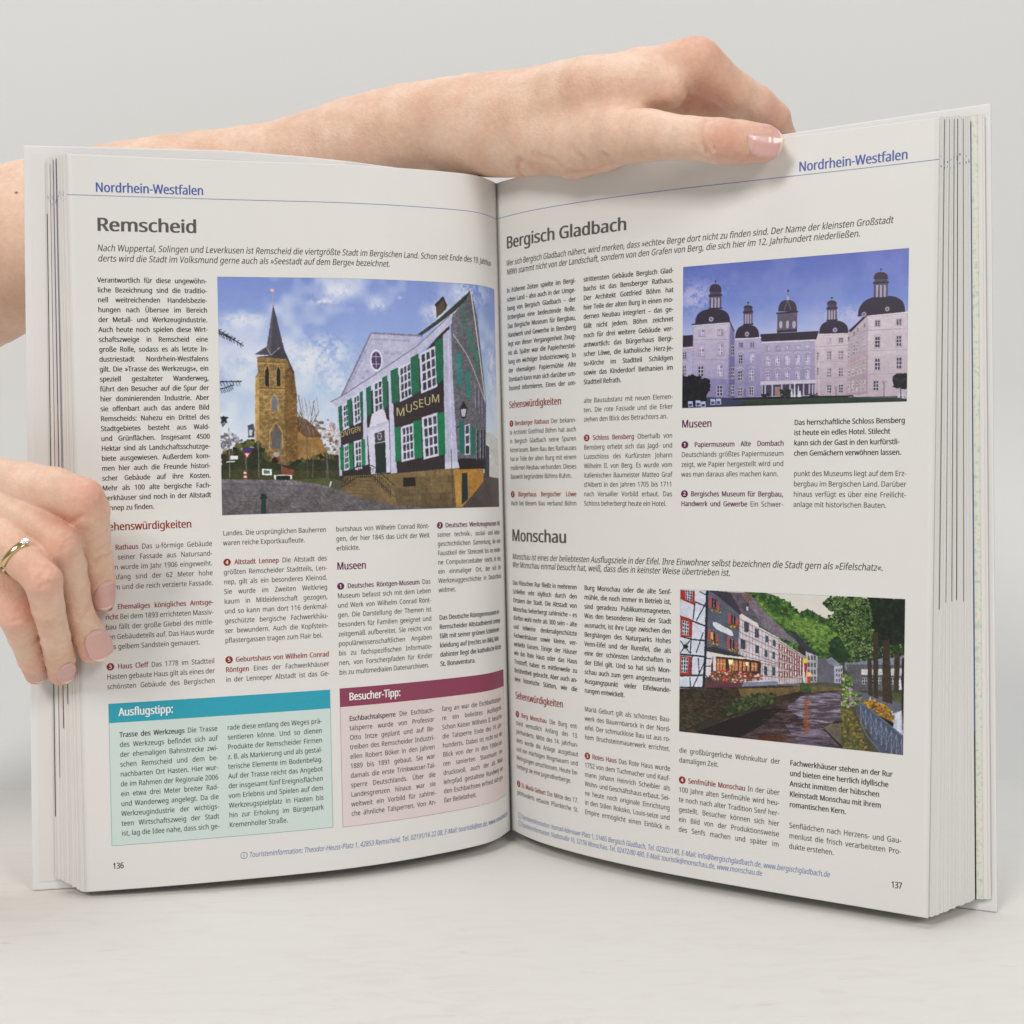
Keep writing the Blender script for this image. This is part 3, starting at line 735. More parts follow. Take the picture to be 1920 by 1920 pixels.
# ---------------------------------------------------------------- printed photographs (painted in code as flat print)
CHURCH_BOX=(-132.2, -5.7, 234.15, 141.0)
CHURCH="""S|0:118,142,214 250:140,165,225 480:175,198,230 650:205,218,236 1000:215,222,235|233,236,242|0.55|3
C|222,226,238|370,54|54|39
C|222,226,238|319,100|48|16
C|222,226,238|501,116|30|26
C|222,226,238|73,181|72|32
C|222,226,238|255,365|108|71
C|222,226,238|325,311|78|58
C|222,226,238|61,364|84|58
C|222,226,238|841,44|96|58
C|222,226,238|706,146|42|52
C|222,226,238|581,74|12|9
C|222,226,238|393,449|90|58
C|222,226,238|957,373|36|130
L|30,34,36|5|0,225 74,291
L|30,34,36|3|0,225 6,244
L|30,34,36|3|0,225 10,221
L|30,34,36|3|11,235 16,254
L|30,34,36|3|11,235 20,230
L|30,34,36|3|21,244 27,263
L|30,34,36|3|21,244 31,240
L|30,34,36|3|32,253 37,272
L|30,34,36|3|32,253 41,249
L|30,34,36|3|42,263 48,282
L|30,34,36|3|42,263 52,259
L|30,34,36|3|53,272 58,291
L|30,34,36|3|53,272 62,268
L|30,34,36|3|63,282 69,301
L|30,34,36|3|63,282 73,278
L|30,34,36|5|0,235 49,266
L|30,34,36|3|0,235 6,254
L|30,34,36|3|0,235 10,231
L|30,34,36|3|7,240 13,259
L|30,34,36|3|7,240 17,236
L|30,34,36|3|14,244 19,263
L|30,34,36|3|14,244 23,240
L|30,34,36|3|21,248 26,267
L|30,34,36|3|21,248 30,244
L|30,34,36|3|28,253 33,272
L|30,34,36|3|28,253 37,249
L|30,34,36|3|35,257 40,276
L|30,34,36|3|35,257 44,253
L|30,34,36|3|42,262 47,281
L|30,34,36|3|42,262 51,257
L|30,34,36|5|2,441 67,442
L|30,34,36|3|2,441 7,460
L|30,34,36|3|2,441 11,438
L|30,34,36|3|11,442 17,461
L|30,34,36|3|11,442 21,438
L|30,34,36|3|21,442 26,461
L|30,34,36|3|21,442 30,438
L|30,34,36|3|30,442 35,461
L|30,34,36|3|30,442 39,438
L|30,34,36|3|39,442 44,461
L|30,34,36|3|39,442 48,438
L|30,34,36|3|48,442 54,461
L|30,34,36|3|48,442 58,438
L|30,34,36|3|58,442 63,461
L|30,34,36|3|58,442 67,438
L|30,34,36|5|3,472 41,456
L|30,34,36|3|3,472 8,491
L|30,34,36|3|3,472 12,468
L|30,34,36|3|8,469 14,489
L|30,34,36|3|8,469 18,466
L|30,34,36|3|14,467 19,486
L|30,34,36|3|14,467 23,463
L|30,34,36|3|19,465 25,484
L|30,34,36|3|19,465 29,461
L|30,34,36|3|25,463 30,482
L|30,34,36|3|25,463 34,459
L|30,34,36|3|30,460 35,479
L|30,34,36|3|30,460 40,456
L|30,34,36|3|36,458 41,477
L|30,34,36|3|36,458 45,454
L|30,34,36|5|1,590 18,597
L|30,34,36|3|1,590 7,609
L|30,34,36|3|1,590 11,586
L|30,34,36|3|4,591 9,610
L|30,34,36|3|4,591 13,587
L|30,34,36|3|6,592 11,611
L|30,34,36|3|6,592 15,588
L|30,34,36|3|9,593 14,612
L|30,34,36|3|9,593 18,589
L|30,34,36|3|11,594 16,613
L|30,34,36|3|11,594 20,590
L|30,34,36|3|13,595 19,614
L|30,34,36|3|13,595 23,591
L|30,34,36|3|16,596 21,615
L|30,34,36|3|16,596 25,592
L|30,34,36|5|2,613 16,590
L|30,34,36|3|2,613 7,632
L|30,34,36|3|2,613 11,610
L|30,34,36|3|4,610 9,629
L|30,34,36|3|4,610 13,606
L|30,34,36|3|6,607 11,626
L|30,34,36|3|6,607 15,603
L|30,34,36|3|8,603 13,623
L|30,34,36|3|8,603 17,600
L|30,34,36|3|10,600 15,619
L|30,34,36|3|10,600 19,596
L|30,34,36|3|12,597 17,616
L|30,34,36|3|12,597 21,593
L|30,34,36|3|14,594 19,613
L|30,34,36|3|14,594 23,590
P|84,76,66|-6,829 1038,849 1027,1080 -9,1037|0.25|
F|150,150,175 110,105,120 130,120,110|-1,654 47,662 79,724 79,758 0,741|90|9|1
P|115,75,60|5,735 42,728 79,732 77,755 4,752|0|
F|150,130,110 180,170,175 120,100,85 200,195,205|291,613 335,607 370,649 367,814 283,777|200|8|2
P|148,112,58|221,574 261,606 290,640 347,817 218,813|0.25|
P|96,68,42|221,574 261,606 290,640 309,682 260,681 220,639|0.2|
P|140,180,165|219,564 232,561 239,595 217,595|0|
P|150,120,70|114,336 204,346 227,411 234,502 234,817 187,822 100,799 106,610 108,426 116,402|0.35|
P|126,92,46|201,346 227,411 234,502 233,813 197,819 194,570|0.3|
B|114,336 204,346 227,411 234,502 234,817 187,822 100,799 106,610 108,426 116,402|10|7|0.16|0.02
L|115,85,45|5|114,358 200,362
L|115,85,45|5|113,468 199,473
L|115,85,45|5|111,599 197,605
L|205,165,90|4|114,365 200,369
L|205,165,90|4|112,475 199,480
P|190,150,75|108,426 119,419 115,793 102,796|0.3|
P|35,30,32|138,460 138,399 142,380 145,375 148,380 150,399 149,464|0|
L|205,160,85|3|136,464 137,399 145,370 151,399 150,466
P|35,30,32|172,461 173,399 176,380 179,375 182,380 185,399 184,464|0|
L|205,160,85|3|171,464 172,399 179,371 186,399 185,466
P|105,115,135|156,563 156,522 160,505 165,500 170,505 173,522 173,565|0|
L|208,168,95|4|153,564 154,522 165,493 176,522 175,567
L|208,168,95|4|146,726 149,651 168,614 186,652 187,727
P|92,92,98|153,726 154,658 168,628 182,659 182,727|0.2|
P|150,60,40|158,784 158,750 167,737 177,751 177,785|0|
E|165,165,175|167,750|10|10
P|88,84,96|167,115 144,297 157,332 205,345 193,276|0.12|
P|70,66,78|167,115 157,332 205,345 193,276|0.12|
P|78,72,82|107,327 144,295 157,332|0.15|
P|64,58,66|157,332 195,297 228,408 224,412 204,347 115,337|0.1|
L|190,190,205|2|144,297 157,332 185,297
L|200,160,120|3|166,119 167,57
E|235,190,160|164,54|6|6
P|70,75,90|82,626 99,620 103,643 101,677 83,677|0|
P|200,205,215|85,646 96,645 93,670 85,670|0|
F|40,52,26 60,72,34 84,84,40 30,36,22|4,745 104,677 138,760 198,795 288,757 368,766 366,866 2,852|420|15|3
P|46,52,30|3,762 104,718 138,780 218,803 288,777 362,780 366,866 2,852|0.6|
P|60,62,34|3,809 372,828 371,870 2,853|0.4|
P|140,70,50|182,802 220,818 217,844 182,836|0.2|
L|110,92,86|4|262,859 261,612
L|110,92,86|4|264,708 238,502
L|110,92,86|4|264,702 287,524
L|110,92,86|4|260,674 301,572
L|110,92,86|4|260,640 222,543
L|110,92,86|4|321,854 321,717
L|110,92,86|4|277,852 281,743
L|110,92,86|4|261,626 241,571
L|110,92,86|4|267,681 305,613
L|150,130,125|2|243,502 232,543
L|150,130,125|2|260,539 264,580
L|150,130,125|2|278,576 277,617
L|150,130,125|2|296,612 289,653
L|150,130,125|2|256,511 264,552
L|150,130,125|2|274,548 276,589
L|150,130,125|2|292,584 288,625
L|150,130,125|2|250,620 241,661
L|150,130,125|2|270,519 276,561
L|150,130,125|2|288,556 288,597
L|150,130,125|2|246,592 240,633
L|150,130,125|2|264,628 273,670
L|150,130,125|2|284,528 287,569
L|150,130,125|2|242,563 240,604
L|150,130,125|2|260,600 252,641
L|150,130,125|2|278,637 285,678
L|150,130,125|2|298,536 299,577
L|150,130,125|2|256,572 252,613
L|150,130,125|2|274,609 264,649
L|150,130,125|2|294,508 299,549
L|150,130,125|2|252,544 251,585
L|150,130,125|2|270,580 264,621
L|150,130,125|2|288,617 296,658
L|150,130,125|2|248,516 251,557
L|150,130,125|2|266,552 263,593
L|150,130,125|2|284,589 275,630
L|120,118,120|5|25,634 25,845
L|120,118,120|5|112,637 113,847
L|120,118,120|4|181,700 182,843
L|120,118,120|5|74,758 76,859
L|120,118,120|4|324,724 325,854
P|200,200,205|20,665 28,634 32,668|0|
P|240,240,240|28,752 51,753 50,769 27,768|0|
P|230,230,230|16,776 41,774 41,779 16,780|0|
P|60,50,130|68,722 96,719 96,735 67,737|0|
P|170,50,60|65,739 93,738 76,768|0|
P|225,225,225|72,743 86,743 77,759|0|
P|170,50,45|67,813 76,813 76,822 67,821|0|
P|225,220,215|67,821 76,822 76,830 67,829|0|
P|170,50,45|67,829 76,830 76,838 67,837|0|
P|225,220,215|67,837 76,838 76,846 67,845|0|
P|170,50,45|67,845 76,846 76,854 67,854|0|
P|235,238,240|122,810 152,813 152,839 122,837|0|
P|90,110,100|128,815 146,818 146,832 128,830|0|
P|230,230,230|158,837 213,839 214,857 159,857|0|
P|30,36,26|164,841 207,842 207,860 164,859|0.3|
P|118,112,120|-1,849 217,861 331,878 437,920 546,980 747,1001 1015,991 1012,1050 -3,1010|0.28|92,84,86
B|-1,849 217,861 331,878 437,920 546,980 747,1001 1015,991 1012,1050 -3,1010|7|6|0.13|0
L|92,86,92|2|2,866 126,874
L|92,86,92|2|2,866 161,876
L|92,86,92|2|2,868 196,879
L|92,86,92|2|2,871 232,883
L|92,86,92|2|2,874 266,888
L|92,86,92|2|2,879 301,894
L|92,86,92|2|2,885 336,901
L|92,86,92|2|2,892 370,910
L|92,86,92|2|1,900 406,919
L|92,86,92|2|1,909 442,930
L|92,86,92|2|1,920 480,942
L|92,86,92|2|1,931 518,955
L|92,86,92|2|1,943 557,969
L|92,86,92|2|1,957 597,984
L|92,86,92|2|0,971 637,1001
L|92,86,92|2|0,987 677,1019
P|78,86,48|217,861 326,854 376,890 370,907 286,879|0.4|
P|92,88,60|336,861 376,870 378,918 336,896|0.3|
P|225,225,225|327,892 333,870 337,872 332,894|0|
P|22,60,52|118,929 132,929 132,1018 116,1017|0|
E|18,50,44|125,924|9|9
P|18,48,42|114,929 136,930 136,936 114,936|0|
P|76,68,66|790,999 841,932 895,881 1003,857 1007,998|0.15|
P|205,205,205|900,666 932,660 1008,690 999,868 896,859|0.05|
L|150,150,155|3|900,721 974,762 970,865
P|60,64,78|895,714 926,727 921,874 891,867|0.1|
P|104,104,114|761,172 773,125 845,28 871,135 912,523 899,823 775,830 763,501|0.18|
B|761,172 773,125 845,28 871,135 912,523 899,823 775,830 763,501|8|6|0.12|0.3
P|50,120,100|807,105 816,97 816,212 808,219|0|
P|56,124,104|828,196 843,210 849,324 831,297|0|
P|60,126,108|854,281 871,301 874,388 858,360|0|
P|44,128,122|779,300 799,317 799,471 779,450|0.1|
P|44,128,122|815,381 832,398 832,520 815,499|0.1|
P|90,85,110|854,454 865,464 864,562 853,555|0|
L|215,215,225|2|854,454 853,555
P|90,85,110|872,475 884,485 883,583 871,576|0|
L|215,215,225|2|872,475 871,576
P|90,85,110|888,496 901,506 900,604 886,597|0|
L|215,215,225|2|888,496 886,597
L|215,212,205|9|771,136 844,29 906,522
L|175,170,170|8|769,229 826,326 908,531
P|46,56,48|632,238 706,171 759,116 845,26 825,71 773,130 641,248|0.2|
P|84,64,46|705,100 737,66 748,101 743,120 707,159|0.15|
P|40,32,30|700,102 733,62 747,103 741,109 734,77 707,111|0|
P|48,38,42|364,559 445,504 615,376 755,176 748,824 537,843 367,849|0.15|
P|180,180,214|373,508 475,231 651,238 643,269 534,399 382,512|0.05|
L|126,122,150|11|373,508 475,234 653,241
L|160,158,188|8|382,504 477,260 612,265
E|160,158,190|547,321|8|7
E|160,158,190|565,317|8|7
E|160,158,190|446,428|7|7
E|160,158,190|457,400|8|7
E|160,158,190|525,318|8|7
E|225,222,240|490,352|21|48
E|70,50,95|490,352|16|39
L|215,210,235|3|490,314 489,391
L|215,210,235|3|476,337 504,336
L|215,210,235|3|475,368 504,368
P|188,188,218|338,530 377,504 634,284 762,136 765,179 639,319 376,552 356,552|0.04|
L|110,105,130|5|338,531 377,505 634,285 759,144
P|184,184,214|729,234 756,204 775,823 725,823|0.03|
L|160,160,190|3|740,230 739,818
L|225,225,240|3|749,223 754,819
P|196,196,224|529,402 541,395 551,840 530,843|0|
P|196,196,224|443,497 454,492 455,803 439,810|0|
P|190,190,220|359,552 366,551 370,849 361,849|0|
P|206,206,228|640,320 701,280 704,463 643,495|0|
W|645,324 698,289 701,458 649,487|3|4|208,208,224|55,55,75|0.16
P|206,206,228|565,381 611,351 612,506 567,533|0|
W|570,385 607,360 609,501 572,525|3|4|208,208,224|55,55,75|0.16
P|206,206,228|476,449 510,427 510,571 477,587|0|
W|481,453 507,436 508,565 482,579|2|4|208,208,224|55,55,75|0.16
P|206,206,228|408,508 434,490 436,619 410,635|0|
W|413,513 431,499 433,613 415,627|2|4|208,208,224|55,55,75|0.16
P|206,206,228|374,546 395,532 396,643 376,655|0|
W|379,550 392,540 393,637 380,646|2|4|208,208,224|55,55,75|0.16
P|206,206,228|643,599 702,576 704,768 646,784|0|
W|648,603 699,585 701,762 652,776|3|4|208,208,224|55,55,75|0.16
P|206,206,228|568,641 613,623 615,781 568,794|0|
W|573,645 610,631 612,776 574,786|3|4|208,208,224|55,55,75|0.16
P|206,206,228|409,702 436,692 435,820 411,825|0|
W|414,707 433,700 433,814 415,817|2|4|208,208,224|55,55,75|0.16
P|206,206,228|374,719 394,708 395,822 376,828|0|
W|379,723 391,716 392,817 380,820|2|4|208,208,224|55,55,75|0.16
P|20,108,76|698,267 726,245 727,430 701,452|0.08|
V|10,72,52|698,267 726,245 727,430 701,452|12
P|20,108,76|607,339 637,319 638,486 609,504|0.08|
V|10,72,52|607,339 637,319 638,486 609,504|12
P|20,108,76|537,397 563,381 564,528 539,540|0.08|
V|10,72,52|537,397 563,381 564,528 539,540|12
P|20,108,76|508,427 526,416 524,554 509,565|0.08|
V|10,72,52|508,427 526,416 524,554 509,565|12
P|20,108,76|453,474 470,461 470,584 455,593|0.08|
V|10,72,52|453,474 470,461 470,584 455,593|12
P|20,108,76|432,492 443,484 443,605 434,613|0.08|
V|10,72,52|432,492 443,484 443,605 434,613|12
P|20,108,76|391,526 406,515 406,629 393,636|0.08|
V|10,72,52|391,526 406,515 406,629 393,636|12
P|20,108,76|362,554 374,546 375,649 365,654|0.08|
V|10,72,52|362,554 374,546 375,649 365,654|12
P|16,122,74|700,580 728,573 728,761 702,766|0.06|
P|16,122,74|612,616 641,609 642,778 614,779|0.06|
P|16,122,74|546,645 566,637 566,788 547,792|0.06|
P|16,122,74|434,699 446,692 446,810 434,811|0.06|
P|16,122,74|392,712 407,709 407,819 394,822|0.06|
P|16,122,74|364,726 377,720 377,823 366,824|0.06|
P|205,205,228|454,650 528,612 529,837 463,844|0.03|
P|190,190,215|448,647 525,609 528,624 451,663|0|
P|215,212,232|471,584 513,564 522,612 461,643|0|
P|66,60,70|479,668 512,654 513,701 480,710|0|
E|200,198,215|495,680|7|17
E|80,76,86|495,680|5|13
P|28,44,42|479,713 514,705 515,837 480,841|0|
P|132,108,66|370,849 537,843 754,824 781,823 790,996 546,981 437,941 375,918|0.22|96,80,54
B|370,849 537,843 754,824 781,823 790,996 546,981 437,941 375,918|34|26|0.08|0.03
L|92,76,50|2|542,878 756,865
L|92,76,50|2|542,910 755,897
L|92,76,50|2|541,941 755,929
P|180,134,58|757,831 781,823 789,995 764,998|0.15|
P|170,120,44|781,823 887,829 885,881 811,967 789,995|0.2|
P|24,46,56|789,846 811,843 811,960 785,986|0|
P|34,26,24|571,862 615,860 615,899 571,901|0|
P|40,32,36|776,780 900,780 899,827 775,828|0.1|
P|205,205,225|725,797 776,794 780,823 725,826|0|
P|118,98,62|375,918 417,851 470,852 541,920 546,981 436,948|0.25|
L|84,70,46|3|399,867 470,873
L|84,70,46|3|395,881 472,888
L|84,70,46|3|390,894 474,904
L|84,70,46|3|386,908 476,919
L|84,70,46|3|382,922 477,934
L|22,20,24|2.5|369,849 368,898
L|22,20,24|2.5|375,846 375,895
L|22,20,24|2.5|382,841 381,890
L|22,20,24|2.5|389,835 388,885
L|22,20,24|2.5|396,830 395,880
L|22,20,24|2.5|402,825 401,875
L|22,20,24|2.5|409,820 408,870
L|22,20,24|2.5|416,815 415,865
L|22,20,24|2.5|423,810 422,859
L|22,20,24|2.5|430,809 429,859
L|22,20,24|2.5|436,810 435,859
L|22,20,24|2.5|443,810 442,860
L|22,20,24|2.5|450,810 449,860
L|22,20,24|2.5|457,810 456,860
L|22,20,24|2.5|464,810 463,860
L|22,20,24|2.5|471,818 470,868
L|22,20,24|2.5|478,827 477,877
L|22,20,24|2.5|485,837 484,887
L|22,20,24|2.5|492,847 491,897
L|22,20,24|2.5|499,856 498,907
L|22,20,24|2.5|506,866 505,916
L|22,20,24|2.5|513,876 512,926
L|22,20,24|2.5|520,886 519,936
L|22,20,24|2.5|527,895 526,946
L|20,18,22|4|369,856 418,809 466,805 479,818 542,896
L|20,18,22|3|368,897 417,854 470,852 541,945
L|60,55,60|4|750,737 752,997
L|215,210,230|3|771,744 789,751
P|40,36,44|787,558 802,523 818,555 810,600 793,602|0|
P|190,190,205|791,561 814,559 807,593 795,595|0|
L|30,26,32|5|801,600 800,622 773,644
P|20,110,100|784,618 802,607 801,758 783,751|0|
P|20,110,100|832,632 849,642 846,765 829,762|0|
W|805,633 826,625 825,762 803,765|1|3|208,208,224|55,55,75|0.16
P|40,40,55|857,649 865,653 861,787 853,787|0|
L|210,210,225|2|857,649 853,787
P|40,40,55|876,649 885,652 881,787 872,787|0|
L|210,210,225|2|876,649 872,787
P|40,40,55|891,648 900,651 896,786 886,787|0|
L|210,210,225|2|891,648 886,787"""
CASTLE_BOX=(93.3, 176.3, 234.28, 179.54)
